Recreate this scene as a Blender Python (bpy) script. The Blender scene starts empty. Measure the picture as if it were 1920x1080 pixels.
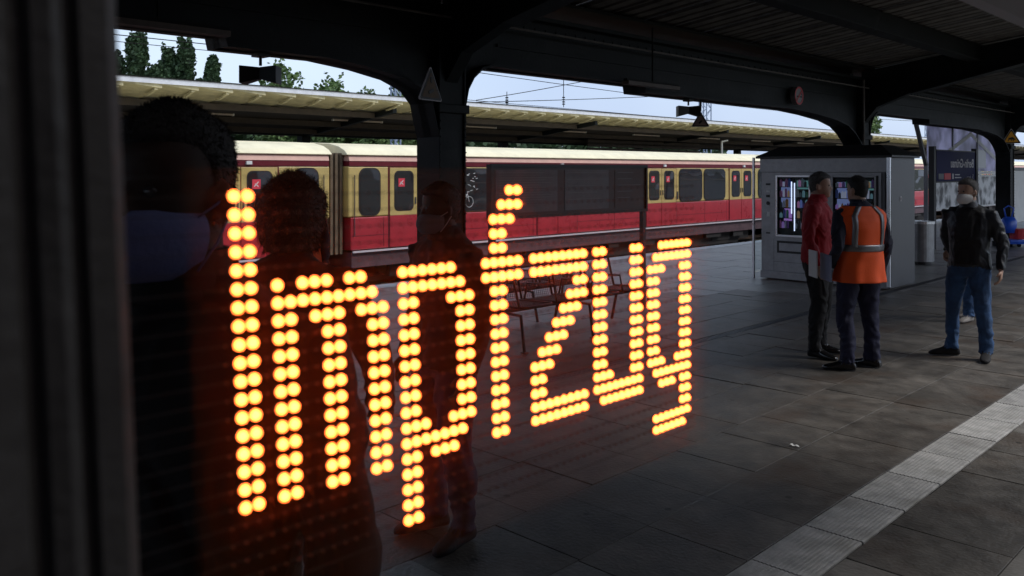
import bpy, bmesh, math, random
from mathutils import Vector, Matrix, noise, kdtree
random.seed(7)
R = math.radians
S = bpy.context.scene
COL = S.collection
D_ = bpy.data

# ------------------------------------------------------------ camera, light, exposure
YAW = R(44.4)
cam = D_.cameras.new('camera')
cam.sensor_width = 36.0
cam.lens = 36.0 * 1615 / 1920
cam.shift_y = -220 / 1920
cam.clip_start = 0.02
cam.clip_end = 2500
cam.dof.use_dof = True
cam.dof.focus_distance = 9.5
cam.dof.aperture_fstop = 9.0
cam_o = D_.objects.new('camera', cam)
COL.objects.link(cam_o)
cam_o.location = (0, 0, 1.8)
cam_o.rotation_euler = (R(90), 0, YAW)
S.camera = cam_o

world = D_.worlds.new('World')
S.world = world
world.use_nodes = True
wn = world.node_tree.nodes; wl = world.node_tree.links
bg = wn['Background']
sky = wn.new('ShaderNodeTexSky')
sky.sky_type = 'NISHITA'
sky.sun_disc = False
SUN_EL, SUN_AZ = R(50), R(55)
sky.sun_elevation = SUN_EL
sky.sun_rotation = SUN_AZ
sky.dust_density = 3.0
sky.air_density = 1.2
wmix = wn.new('ShaderNodeMix'); wmix.data_type = 'RGBA'
wmix.inputs['Factor'].default_value = 0.72
wtc = wn.new('ShaderNodeTexCoord')
wnz = wn.new('ShaderNodeTexNoise'); wnz.inputs['Scale'].default_value = 1.6; wnz.inputs['Detail'].default_value = 4
wl.new(wtc.outputs['Generated'], wnz.inputs['Vector'])
wr = wn.new('ShaderNodeValToRGB')
wr.color_ramp.elements[0].position = 0.3; wr.color_ramp.elements[0].color = (4.6, 5.9, 8.9, 1)
wr.color_ramp.elements[1].position = 0.72; wr.color_ramp.elements[1].color = (8.2, 9.7, 11.6, 1)
wl.new(wnz.outputs['Fac'], wr.inputs['Fac'])
wl.new(sky.outputs['Color'], wmix.inputs['A'])
wl.new(wr.outputs['Color'], wmix.inputs['B'])
wl.new(wmix.outputs['Result'], bg.inputs['Color'])
bg.inputs['Strength'].default_value = 0.094

sun = D_.lights.new('sun', 'SUN')
sun.energy = 1.5; sun.angle = R(20); sun.color = (1.0, 0.97, 0.92)
sun_o = D_.objects.new('sun', sun); COL.objects.link(sun_o)
sd = Vector((math.sin(SUN_AZ) * math.cos(SUN_EL), math.cos(SUN_AZ) * math.cos(SUN_EL), math.sin(SUN_EL)))
sun_o.rotation_euler = sd.to_track_quat('Z', 'Y').to_euler()

S.view_settings.view_transform = 'Standard'
S.view_settings.look = 'None'
S.view_settings.gamma = 1.0
S.view_settings.exposure = 0.40
S.view_settings.use_curve_mapping = False
S.cycles.use_denoising = True
S.cycles.max_bounces = 8
S.cycles.volume_bounces = 0

# ------------------------------------------------------------ materials
def mat(name, col, rough=0.6, metal=0.0, var=0.0, vscale=4.0, bump=0.0, bscale=60.0, emis=None, estr=0.0, spec=None, stain=None, coat=0.0, spots=False):
    m = D_.materials.new(name); m.use_nodes = True
    n = m.node_tree.nodes; l = m.node_tree.links
    p = n['Principled BSDF']
    p.inputs['Base Color'].default_value = (*col, 1)
    p.inputs['Roughness'].default_value = rough
    p.inputs['Metallic'].default_value = metal
    if coat: p.inputs['Coat Weight'].default_value = coat
    if spec is not None: p.inputs['Specular IOR Level'].default_value = spec
    if emis:
        p.inputs['Emission Color'].default_value = (*emis, 1); p.inputs['Emission Strength'].default_value = estr
    tc = n.new('ShaderNodeTexCoord')
    if var > 0:
        nz = n.new('ShaderNodeTexNoise'); nz.inputs['Scale'].default_value = vscale; nz.inputs['Detail'].default_value = 6; nz.inputs['Roughness'].default_value = 0.65
        g = n.new('ShaderNodeNewGeometry')
        l.new(g.outputs['Position'], nz.inputs['Vector'])
        rp = n.new('ShaderNodeValToRGB')
        lo = tuple(c * (1 - var) for c in col); hi = tuple(min(1, c * (1 + var)) for c in col)
        rp.color_ramp.elements[0].position = 0.3; rp.color_ramp.elements[0].color = (*lo, 1)
        rp.color_ramp.elements[1].position = 0.7; rp.color_ramp.elements[1].color = (*hi, 1)
        l.new(nz.outputs['Fac'], rp.inputs['Fac'])
        out = rp.outputs['Color']
        oi = n.new('ShaderNodeObjectInfo')
        if stain:
            nz2 = n.new('ShaderNodeTexNoise'); nz2.inputs['Scale'].default_value = vscale * 0.35; nz2.inputs['Detail'].default_value = 3
            l.new(g.outputs['Position'], nz2.inputs['Vector'])
            r2 = n.new('ShaderNodeValToRGB'); r2.color_ramp.elements[0].position = 0.52; r2.color_ramp.elements[0].color = (0, 0, 0, 1); r2.color_ramp.elements[1].position = 0.72
            l.new(nz2.outputs['Fac'], r2.inputs['Fac'])
            mx = n.new('ShaderNodeMix'); mx.data_type = 'RGBA'
            l.new(r2.outputs['Color'], mx.inputs['Factor']); l.new(out, mx.inputs['A']); mx.inputs['B'].default_value = (*stain, 1)
            out = mx.outputs['Result']
            # per-piece tone
            mr = n.new('ShaderNodeMapRange'); mr.inputs['To Min'].default_value = 0.84; mr.inputs['To Max'].default_value = 1.16
            l.new(oi.outputs['Random'], mr.inputs['Value'])
            mm = n.new('ShaderNodeMix'); mm.data_type = 'RGBA'; mm.blend_type = 'MULTIPLY'; mm.inputs['Factor'].default_value = 1
            l.new(out, mm.inputs['A']); l.new(mr.outputs['Result'], mm.inputs['B']); out = mm.outputs['Result']
        if spots:
            vo = n.new('ShaderNodeTexVoronoi'); vo.inputs['Scale'].default_value = 3.2; vo.inputs['Randomness'].default_value = 1
            l.new(g.outputs['Position'], vo.inputs['Vector'])
            r3 = n.new('ShaderNodeValToRGB'); r3.color_ramp.elements[0].position = .05; r3.color_ramp.elements[1].position = .075
            r3.color_ramp.elements[0].color = (.35, .35, .35, 1); r3.color_ramp.elements[1].color = (1, 1, 1, 1)
            l.new(vo.outputs['Distance'], r3.inputs['Fac'])
            m4 = n.new('ShaderNodeMix'); m4.data_type = 'RGBA'; m4.blend_type = 'MULTIPLY'; m4.inputs['Factor'].default_value = 1
            l.new(out, m4.inputs['A']); l.new(r3.outputs['Color'], m4.inputs['B'])
            nz5 = n.new('ShaderNodeTexNoise'); nz5.inputs['Scale'].default_value = .9; nz5.inputs['Detail'].default_value = 8; nz5.inputs['Roughness'].default_value = .75; nz5.inputs['Distortion'].default_value = .6
            l.new(g.outputs['Position'], nz5.inputs['Vector'])
            m5r = n.new('ShaderNodeMapRange'); m5r.inputs['From Min'].default_value = .35; m5r.inputs['From Max'].default_value = .65; m5r.inputs['To Min'].default_value = .62; m5r.inputs['To Max'].default_value = 1.25
            l.new(nz5.outputs['Fac'], m5r.inputs['Value'])
            m6 = n.new('ShaderNodeMix'); m6.data_type = 'RGBA'; m6.blend_type = 'MULTIPLY'; m6.inputs['Factor'].default_value = 1
            l.new(m4.outputs['Result'], m6.inputs['A']); l.new(m5r.outputs['Result'], m6.inputs['B']); out = m6.outputs['Result']
        l.new(out, p.inputs['Base Color'])
        mr2 = n.new('ShaderNodeMapRange'); mr2.inputs['To Min'].default_value = max(0.03, rough - 0.15); mr2.inputs['To Max'].default_value = min(1, rough + 0.15)
        l.new(nz.outputs['Fac'], mr2.inputs['Value']); l.new(mr2.outputs['Result'], p.inputs['Roughness'])
    if bump > 0:
        nb = n.new('ShaderNodeTexNoise'); nb.inputs['Scale'].default_value = bscale; nb.inputs['Detail'].default_value = 5
        g2 = n.new('ShaderNodeNewGeometry'); l.new(g2.outputs['Position'], nb.inputs['Vector'])
        b = n.new('ShaderNodeBump'); b.inputs['Strength'].default_value = bump; b.inputs['Distance'].default_value = 0.01
        l.new(nb.outputs['Fac'], b.inputs['Height']); l.new(b.outputs['Normal'], p.inputs['Normal'])
    return m

M = dict(
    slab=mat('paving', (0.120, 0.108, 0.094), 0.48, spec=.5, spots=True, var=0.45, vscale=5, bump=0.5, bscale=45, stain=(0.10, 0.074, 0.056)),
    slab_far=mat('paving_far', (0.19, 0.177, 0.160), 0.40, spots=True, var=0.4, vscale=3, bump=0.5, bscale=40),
    joint=mat('joint_dirt', (0.02, 0.018, 0.016), 0.95),
    tactile=mat('tactile_concrete', (0.40, 0.39, 0.375), 0.75, var=0.3, vscale=9, bump=0.4, bscale=90, stain=(0.26, 0.25, 0.23)),
    coping=mat('coping_concrete', (0.55, 0.54, 0.52), 0.7, var=0.2, vscale=5, bump=0.3),
    concrete=mat('platform_concrete', (0.22, 0.21, 0.2), 0.85, var=0.3, vscale=2, bump=0.4),
    iron=mat('dark_painted_iron', (0.010, 0.013, 0.014), 0.6, spec=.25, var=0.4, vscale=6, bump=0.25, bscale=30),
    iron2=mat('dark_painted_iron_beam', (0.012, 0.012, 0.012), 0.7, spec=.2, var=0.4, vscale=3, bump=0.2, bscale=30),
    rooflite=mat('weathered_roof_sheet', (0.13, 0.12, 0.11), 0.75, var=0.45, vscale=5, bump=0.4, bscale=20),
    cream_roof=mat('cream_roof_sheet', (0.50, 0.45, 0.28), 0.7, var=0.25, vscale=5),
    fascia=mat('pale_fascia', (0.66, 0.68, 0.74), 0.55, var=0.12, vscale=6),
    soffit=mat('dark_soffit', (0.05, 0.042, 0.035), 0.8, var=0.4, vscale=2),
    lampbody=mat('lamp_housing', (0.5, 0.42, 0.36), 0.5, var=0.1),
    steel=mat('brushed_steel', (0.28, 0.28, 0.285), 0.42, 0.75, var=0.18, vscale=7, bump=0.06, bscale=120),
    steel_d=mat('dark_steel', (0.11, 0.11, 0.115), 0.45, 0.6, var=0.2, vscale=4),
    steel_l=mat('bright_steel', (0.75, 0.76, 0.78), 0.3, 0.8, var=0.1),
    black=mat('black_plastic', (0.015, 0.015, 0.016), 0.5),
    rubber=mat('dark_rubber', (0.02, 0.02, 0.02), 0.8),
    red=mat('train_red', (0.42, 0.022, 0.035), 0.3, var=0.18, vscale=2.5, coat=0.3),
    dred=mat('train_dark_red', (0.14, 0.012, 0.02), 0.35, var=0.15),
    cream=mat('train_cream', (0.58, 0.43, 0.15), 0.34, var=0.16, vscale=2.5, coat=0.3),
    troof=mat('train_roof_cream', (0.82, 0.74, 0.50), 0.5, var=0.12, vscale=2),
    pink=mat('train_cantrail_pink', (0.66, 0.38, 0.30), 0.4, var=0.1, vscale=3),
    under=mat('underframe', (0.016, 0.014, 0.014), 0.8, var=0.4, vscale=5),
    skirt=mat('train_skirt', (0.09, 0.05, 0.06), 0.6, var=0.3, vscale=5),
    white=mat('white_paint', (0.78, 0.78, 0.76), 0.5, var=0.08),
    sticker=mat('red_sticker', (0.75, 0.06, 0.09), 0.4),
    sillm=mat('pale_sill', (0.62, 0.56, 0.60), 0.4),
    ballast=mat('ballast', (0.07, 0.055, 0.045), 0.95, var=0.5, vscale=14, bump=1.0, bscale=25),
    rail=mat('rail_steel', (0.2, 0.13, 0.09), 0.5, 0.6),
    sleeper=mat('sleeper_wood', (0.06, 0.05, 0.04), 0.9, var=0.3),
    earth=mat('earth', (0.07, 0.075, 0.045), 0.95, var=0.4, vscale=0.6, bump=0.6, bscale=4),
    leafd=mat('dark_leaf', (0.035, 0.07, 0.025), 0.7, var=0.5, vscale=1.2),
    leafl=mat('light_leaf', (0.10, 0.16, 0.045), 0.7, var=0.45, vscale=1.5),
    bark=mat('bark', (0.07, 0.05, 0.035), 0.9, var=0.4, vscale=8, bump=0.6),
    tile=mat('red_roof_tile', (0.45, 0.17, 0.14), 0.8, var=0.2, vscale=4),
    plaster=mat('plaster', (0.5, 0.46, 0.4), 0.85, var=0.1),
    mast=mat('galvanised_mast', (0.30, 0.36, 0.46), 0.5, 0.4, var=0.1),
    frame=mat('window_frame_metal', (0.052, 0.05, 0.05), 0.55, 0.3, var=0.25, vscale=14, bump=0.1, bscale=120),
    yellow=mat('sign_yellow', (0.95, 0.45, 0.03), 0.45),
    signwhite=mat('sign_white', (0.55, 0.52, 0.54), 0.5),
    signred=mat('sign_red', (0.55, 0.04, 0.05), 0.5),
    navy=mat('sign_navy', (0.012, 0.013, 0.07), 0.6, spec=.15),
    lilac=mat('lilac_facade', (0.42, 0.40, 0.50), 0.7, var=0.15, vscale=1.2),
    bluep=mat('blue_plastic', (0.02, 0.10, 0.60), 0.35, coat=0.3),
    redp=mat('red_plastic', (0.5, 0.03, 0.04), 0.4),
    wire=mat('bench_wire', (0.05, 0.03, 0.028), 0.45, 0.4),
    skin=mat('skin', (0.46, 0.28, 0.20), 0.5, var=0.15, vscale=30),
    hairg=mat('grey_hair', (0.11, 0.105, 0.10), 0.7, var=0.5, vscale=60, bump=0.6, bscale=160),
    hairb=mat('dark_hair', (0.022, 0.019, 0.018), 0.65, var=0.5, vscale=60, bump=0.6, bscale=160),
    jred=mat('red_softshell', (0.36, 0.010, 0.018), 0.75, var=0.15, vscale=9, bump=0.3, bscale=60),
    jnavy=mat('navy_suit', (0.012, 0.014, 0.032), 0.8, var=0.3, vscale=9, bump=0.3, bscale=60),
    tnavy=mat('navy_trousers', (0.014, 0.015, 0.045), 0.75, var=0.3, vscale=9, bump=0.3, bscale=60),
    jblack=mat('black_jacket', (0.013, 0.015, 0.020), 0.5, var=0.3, vscale=9, bump=0.4, bscale=50),
    jdark=mat('dark_coat', (0.010, 0.009, 0.010), 0.85, var=0.3, vscale=9),
    tblack=mat('black_trousers', (0.012, 0.011, 0.012), 0.8, var=0.3, vscale=9, bump=0.3),
    jeans=mat('blue_jeans', (0.035, 0.085, 0.19), 0.85, var=0.45, vscale=7, bump=0.4, bscale=70),
    olive=mat('olive_jacket', (0.06, 0.055, 0.04), 0.85, var=0.3, vscale=9, bump=0.3),
    hivis=mat('orange_hivis', (1.0, 0.11, 0.010), 0.65, var=0.06, vscale=9, bump=0.15, bscale=90, emis=None),
    reflect=mat('reflective_tape', (0.22, 0.22, 0.23), 0.35, 0.4, var=0.1, vscale=20),
    shoe=mat('black_shoe', (0.012, 0.012, 0.013), 0.18, coat=0.5),
    sneaker=mat('grey_sneaker', (0.34, 0.31, 0.28), 0.7, var=0.3, vscale=30),
    sole=mat('shoe_sole', (0.04, 0.035, 0.03), 0.8),
    mask=mat('white_face_mask', (0.72, 0.71, 0.69), 0.8, bump=0.2, bscale=90),
    maskb=mat('blue_surgical_mask', (0.17, 0.20, 0.42), 0.8, bump=0.2, bscale=90),
    maskg=mat('grey_face_mask', (0.22, 0.22, 0.23), 0.85),
    paper=mat('paper', (0.72, 0.71, 0.70), 0.7),
    folder=mat('blue_grey_folder', (0.20, 0.23, 0.34), 0.5),
    eye=mat('eye', (0.05, 0.04, 0.04), 0.2),
    posterg=mat('poster_grey', (0.10, 0.10, 0.11), 0.5, var=0.5, vscale=2.5),
    posterd=mat('poster_dark', (0.035, 0.02, 0.022), 0.5, var=0.4, vscale=2.5),
    lampdim=mat('grimy_lamp', (0.10, 0.075, 0.06), 0.6, var=0.3, vscale=10),
    skin_shaded=mat('shaded_skin', (0.05, 0.028, 0.02), 0.6, var=0.15, vscale=30),  # skin copy with the near figures' shade put into its base colour
    wood=mat('dark_cladding', (0.07, 0.055, 0.045), 0.8, var=0.3, vscale=3),
)

def glassmat(name, tint, rough=0.05, transp=0.0):
    m = D_.materials.new(name); m.use_nodes = True
    p = m.node_tree.nodes['Principled BSDF']
    p.inputs['Base Color'].default_value = (*tint, 1); p.inputs['Roughness'].default_value = rough
    p.inputs['Specular IOR Level'].default_value = 0.5
    if transp: p.inputs['Transmission Weight'].default_value = transp
    return m
M['glass'] = glassmat('dark_window_glass', (0.02, 0.024, 0.028), 0.035)
_n = M['glass'].node_tree.nodes; _l = M['glass'].node_tree.links
_g = _n.new('ShaderNodeNewGeometry'); _z = _n.new('ShaderNodeTexNoise'); _z.inputs['Scale'].default_value = .9; _z.inputs['Detail'].default_value = 1
_b = _n.new('ShaderNodeBump'); _b.inputs['Strength'].default_value = .3; _b.inputs['Distance'].default_value = .12
_l.new(_g.outputs['Position'], _z.inputs['Vector']); _l.new(_z.outputs['Fac'], _b.inputs['Height']); _l.new(_b.outputs['Normal'], _n['Principled BSDF'].inputs['Normal'])
M['cglass'] = glassmat('clear_glass', (0.9, 0.95, 0.95), 0.0, 1.0)
M['cglass'].node_tree.nodes['Principled BSDF'].inputs['IOR'].default_value = 1.02

def transl(name, col):
    m = D_.materials.new(name); m.use_nodes = True
    n = m.node_tree.nodes; l = m.node_tree.links
    t = n.new('ShaderNodeBsdfTranslucent'); d = n['Principled BSDF']; mx = n.new('ShaderNodeMixShader')
    nz = n.new('ShaderNodeTexNoise'); nz.inputs['Scale'].default_value = 1.3
    g = n.new('ShaderNodeNewGeometry'); l.new(g.outputs['Position'], nz.inputs['Vector'])
    rp = n.new('ShaderNodeValToRGB'); rp.color_ramp.elements[0].position = 0.35; rp.color_ramp.elements[1].position = 0.65
    rp.color_ramp.elements[0].color = (*[c * 0.45 for c in col], 1); rp.color_ramp.elements[1].color = (*col, 1)
    l.new(nz.outputs['Fac'], rp.inputs['Fac']); l.new(rp.outputs['Color'], t.inputs['Color'])
    d.inputs['Base Color'].default_value = (*col, 1); d.inputs['Roughness'].default_value = 0.3
    mx.inputs['Fac'].default_value = 0.7
    l.new(d.outputs['BSDF'], mx.inputs[1]); l.new(t.outputs['BSDF'], mx.inputs[2]); l.new(mx.outputs['Shader'], n['Material Output'].inputs['Surface'])
    return m
M['glaze_reflection'] = transl('painted_reflection_glazing', (0.80, 0.78, 0.92))  # patchy lilac reflection is put into the pane colour

def emit(name, col, s):
    m = D_.materials.new(name); m.use_nodes = True
    n = m.node_tree.nodes; l = m.node_tree.links
    for x in list(n):
        if x.type == 'BSDF_PRINCIPLED': n.remove(x)
    e = n.new('ShaderNodeEmission'); e.inputs['Color'].default_value = (*col, 1); e.inputs['Strength'].default_value = s
    l.new(e.outputs[0], n['Material Output'].inputs['Surface'])
    return m
M['led'] = emit('lit_amber_led', (1.0, 0.16, 0.026), 11.0)
M['led_off'] = mat('unlit_led', (0.10, 0.03, 0.012), 0.3)
M['tube_b'] = emit('violet_blue_tube', (0.62, 0.70, 1.0), 1.1)
M['back_b'] = emit('blue_lit_back', (0.20, 0.26, 0.55), 0.28)
M['back_v'] = emit('violet_lit_back', (0.45, 0.25, 0.75), 0.30)
M['back_g'] = emit('teal_lit_back', (0.12, 0.28, 0.30), 0.30)

# ------------------------------------------------------------ helpers
LOC = {}
class MB:
    def __init__(s): s.v = []; s.f = []; s.m = []
    def _add(s, V, F, mi=0):
        o = len(s.v); s.v += [tuple(v) for v in V]; s.f += [tuple(i + o for i in f) for f in F]; s.m += [mi] * len(F); return s
    def box(s, x0, x1, y0, y1, z0, z1, mi=0):
        V = [(x, y, z) for z in (z0, z1) for y in (y0, y1) for x in (x0, x1)]
        F = [(0, 2, 3, 1), (4, 5, 7, 6), (0, 1, 5, 4), (2, 6, 7, 3), (0, 4, 6, 2), (1, 3, 7, 5)]
        return s._add(V, F, mi)
    def bar(s, a, b, w, h, mi=0, up=(0, 0, 1)):
        a = Vector(a); b = Vector(b); d = (b - a).normalized(); u = Vector(up)
        if abs(d.dot(u)) > 0.95: u = Vector((1, 0, 0))
        sx = d.cross(u).normalized() * w / 2; sz = sx.cross(d).normalized() * h / 2
        V = [p + i * sx + j * sz for p in (a, b) for i, j in ((-1, -1), (1, -1), (1, 1), (-1, 1))]
        return s._add(V, [(0, 1, 2, 3), (7, 6, 5, 4), (0, 4, 5, 1), (1, 5, 6, 2), (2, 6, 7, 3), (3, 7, 4, 0)], mi)
    def tube(s, pts, r, n=8, mi=0, cap=True):
        pts = [Vector(p) for p in pts]
        if not isinstance(r, (list, tuple)): r = [r] * len(pts)
        rings = []; u = None
        for i, p in enumerate(pts):
            d = (pts[min(i + 1, len(pts) - 1)] - pts[max(i - 1, 0)]).normalized()
            if u is None:
                u = d.orthogonal().normalized()
            else:
                u = (u - d * u.dot(d)).normalized()
            w = d.cross(u)
            rings.append([p + (u * math.cos(2 * math.pi * k / n) + w * math.sin(2 * math.pi * k / n)) * r[i] for k in range(n)])
        return s.loft(rings, cap, mi)
    def loft(s, rings, cap=True, mi=0):
        n = len(rings[0]); V = [p for q in rings for p in q]; F = []
        for i in range(len(rings) - 1):
            for k in range(n):
                a = i * n + k; b = i * n + (k + 1) % n
                F.append((a, b, b + n, a + n))
        if cap:
            F.append(tuple(range(n - 1, -1, -1))); F.append(tuple((len(rings) - 1) * n + k for k in range(n)))
        return s._add(V, F, mi)
    def prism(s, poly, axis, a, b, mi=0):
        # poly: 2D points; extruded along axis from a to b
        def P(p, t):
            return {'x': (t, p[0], p[1]), 'y': (p[0], t, p[1]), 'z': (p[0], p[1], t)}[axis]
        n = len(poly); V = [P(p, a) for p in poly] + [P(p, b) for p in poly]
        F = [(i, (i + 1) % n, (i + 1) % n + n, i + n) for i in range(n)] + [tuple(range(n - 1, -1, -1)), tuple(range(n, 2 * n))]
        return s._add(V, F, mi)
    def strip(s, poly, axis, a, b, mi=0):
        def P(p, t):
            return {'x': (t, p[0], p[1]), 'y': (p[0], t, p[1]), 'z': (p[0], p[1], t)}[axis]
        n = len(poly); V = [P(p, a) for p in poly] + [P(p, b) for p in poly]
        return s._add(V, [(i, i + 1, i + 1 + n, i + n) for i in range(n - 1)], mi)
    def build(s, name, mats, parent=None, smooth=False, bevel=0, local=False):
        if not isinstance(mats, (list, tuple)): mats = [mats]
        off = Vector((0, 0, 0)) if local else rootloc(parent)
        me = D_.meshes.new(name)
        me.from_pydata([tuple(Vector(v) - off) for v in s.v], [], s.f)
        for m in mats: me.materials.append(m)
        for p, i in zip(me.polygons, s.m):
            p.material_index = i; p.use_smooth = smooth
        bm = bmesh.new(); bm.from_mesh(me)
        bmesh.ops.recalc_face_normals(bm, faces=bm.faces)
        bm.to_mesh(me); bm.free(); me.update()
        o = D_.objects.new(name, me); COL.objects.link(o)
        if parent is not None: o.parent = parent
        if bevel:
            b = o.modifiers.new('bevel', 'BEVEL'); b.width = bevel; b.segments = 2; b.limit_method = 'ANGLE'
        return o
def rootloc(p):
    if p is None: return Vector((0, 0, 0))
    while p.parent is not None: p = p.parent
    return Vector(p.location)
def tag(o, label, cat, group=None, kind=None):
    if label: o['label'] = label
    if cat: o['category'] = cat
    if group: o['group'] = group
    if kind: o['kind'] = kind
    return o
def thing(name, label, cat, loc=(0, 0, 0), group=None):
    o = D_.objects.new(name, None); COL.objects.link(o); o.location = loc; o.empty_display_size = 0.2
    return tag(o, label, cat, group)
def instance(src, parent, loc, rot=None):
    c = src.copy(); COL.objects.link(c); c.parent = parent; c.location = loc
    if rot: c.rotation_euler = rot
    return c
def copy_tree(o, parent=None):
    c = o.copy(); COL.objects.link(c)
    if parent is not None: c.parent = parent
    for ch in list(o.children): copy_tree(ch, c)
    return c
def rrect(x0, x1, z0, z1, r, n=5):
    P = []
    for cx, cz, a0 in ((x1 - r, z1 - r, 0), (x0 + r, z1 - r, 90), (x0 + r, z0 + r, 180), (x1 - r, z0 + r, 270)):
        for k in range(n + 1):
            a = R(a0 + 90 * k / n); P.append((cx + r * math.cos(a), cz + r * math.sin(a)))
    return P

# ------------------------------------------------------------ ground and tracks
g = MB().box(-900, 900, -900, 900, -1.6, -1.30).build('ground', M['earth']); g['kind'] = 'structure'
b = MB().box(-19.4, -11.15, -60, 160, -1.3, -1.0).build('track_bed', M['ballast']); b['kind'] = 'structure'
b = MB().box(-38, -29.0, -60, 200, -1.29, -1.0).build('track_bed', M['ballast']); b['kind'] = 'structure'
def track(cx, y0, y1, label):
    t = thing('railway_track', label, 'track', (cx, y0, -1.0), 'railway tracks')
    for s_ in (-0.72, 0.72):
        MB().box(cx + s_ - .035, cx + s_ + .035, y0, y1, -.88, -.76).build('rail', M['rail'], t)
    sl = MB(); y = y0
    while y < y1:
        sl.box(cx - 1.25, cx + 1.25, y, y + .24, -1.0, -.89); y += .65
    o = sl.build('sleepers', M['sleeper'], t); o['kind'] = 'stuff'
track(-12.75, -20, 110, 'empty rusty railway track between the two platforms beside the red and cream train')
track(-17.85, -20, 110, 'railway track carrying the red and cream train')

# ------------------------------------------------------------ own platform with slabs
plat = MB().box(-11.0, -.35, -30, 90, -1.3, -.010).build('platform', M['joint']); plat['kind'] = 'structure'
MB().box(-11.001, -10.95, -30, 90, -1.28, -.08).build('platform_wall', M['concrete'], plat)
cands = []
PX, PY = .56, .545
# x rows: right of strip, left of strip
rows = []
x = -1.695
while x < -.4: rows.append((x, min(x + PX, -.36))); x += PX
x = -2.005
while x - PX > -4.9: rows.append((x - PX, x)); x -= PX
rows.append((-4.90, x))
x = -5.02
while x - PX > -10.65: rows.append((x - PX, x)); x -= PX
rows.append((-10.66, x))
rr = random.Random(3)
CR = Vector((math.cos(YAW), math.sin(YAW))); CD = Vector((-math.sin(YAW), math.cos(YAW)))
def topix(x, y, z):
    Dp = x * CD.x + y * CD.y; la = x * CR.x + y * CR.y
    if Dp < .05: return None
    return 960 + 1615 * la / Dp, 320 - 1615 * (z - 1.8) / Dp, Dp
near = []; rest = MB(); far = MB()
for (xa, xb) in rows:
    k = -6; off = rr.uniform(0, PY)
    while k * PY < 42:
        ya = k * PY + off; yb = ya + PY; k += 1
        pp = topix((xa + xb) / 2, (ya + yb) / 2, 0)
        seen = pp and -60 < pp[0] < 1980 and pp[1] < 1120
        (near if seen and pp[2] < 16 else [None]).append((pp[2] if pp else 99, xa, xb, ya, yb))
        if not (seen and pp[2] < 16): cands.append((xa, xb, ya, yb))
near.sort()
base_cache = {}
def slab_mesh(w, l):
    key = (round(w, 3), round(l, 3))
    if key not in base_cache:
        c = .0015; h = .009
        V = [(-w/2, -l/2, -h), (w/2, -l/2, -h), (w/2, l/2, -h), (-w/2, l/2, -h),
             (-w/2, -l/2, -c), (w/2, -l/2, -c), (w/2, l/2, -c), (-w/2, l/2, -c),
             (-w/2+c, -l/2+c, 0), (w/2-c, -l/2+c, 0), (w/2-c, l/2-c, 0), (-w/2+c, l/2-c, 0)]
        F = [(0, 1, 5, 4), (1, 2, 6, 5), (2, 3, 7, 6), (3, 0, 4, 7), (4, 5, 9, 8), (5, 6, 10, 9), (6, 7, 11, 10), (7, 4, 8, 11), (8, 9, 10, 11)]
        me = D_.meshes.new('slab'); me.from_pydata(V, [], F); me.materials.append(M['slab']); base_cache[key] = me
    return base_cache[key]
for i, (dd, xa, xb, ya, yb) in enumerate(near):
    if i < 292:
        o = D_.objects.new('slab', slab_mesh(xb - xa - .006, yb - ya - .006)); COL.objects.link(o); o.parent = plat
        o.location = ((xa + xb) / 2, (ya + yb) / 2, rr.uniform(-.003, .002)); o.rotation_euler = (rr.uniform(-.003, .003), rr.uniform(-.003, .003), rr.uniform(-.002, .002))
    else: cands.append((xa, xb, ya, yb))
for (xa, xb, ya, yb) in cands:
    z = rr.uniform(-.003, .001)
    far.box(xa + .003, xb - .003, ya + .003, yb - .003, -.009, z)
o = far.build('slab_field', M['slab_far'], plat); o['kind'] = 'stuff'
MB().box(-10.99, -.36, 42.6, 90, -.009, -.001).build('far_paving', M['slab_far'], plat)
# tactile strip tiles with ribs
def tactile_mesh(l):
    mb = MB(); n = 14; w = .296
    P = []
    for i in range(n):
        a = -w/2 + w * i / n; s_ = w / n
        P += [(a + s_*.05, -.0018), (a + s_*.25, 0), (a + s_*.6, 0), (a + s_*.8, -.0018)]
    poly = [(-w/2, -.013)] + [(-w/2, -.004)] + P + [(w/2, -.004), (w/2, -.013)]
    mb.prism(poly, 'y', -l/2, l/2)
    o = mb.build('tactile_slab', M['tactile'], plat, local=True)
    return o
t0 = tactile_mesh(.529)
k = 0; y = -1.25 + .0
first = True
while y < 30:
    o = t0 if first else instance(t0, plat, (0, 0, 0)); first = False
    o.location = (-1.85, y + .27 + .002, .004 + rr.uniform(-.001, .001)); o.rotation_euler = (0, 0, rr.uniform(-.008, .008))
    y += .541
# coping stones along the far edge
c0 = MB().box(-.175, .175, -.49, .49, -.12, .004).build('coping_stone', M['coping'], plat, bevel=.008, local=True)
for i in range(45):
    o = c0 if i == 0 else instance(c0, plat, (0, 0, 0)); o.location = (-10.835, 1 + i * 1.0, 0)
# drain channel
dr = MB()
dr.box(-5.015, -4.905, -2, 42, -.0098, -.006)
for i in range(700): dr.box(-5.01, -4.905, -2 + i * .06, -2 + i * .06 + .03, -.0055, -.001)
o = dr.build('drain_channel', M['steel_d'], plat); o['kind'] = 'stuff'
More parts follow.
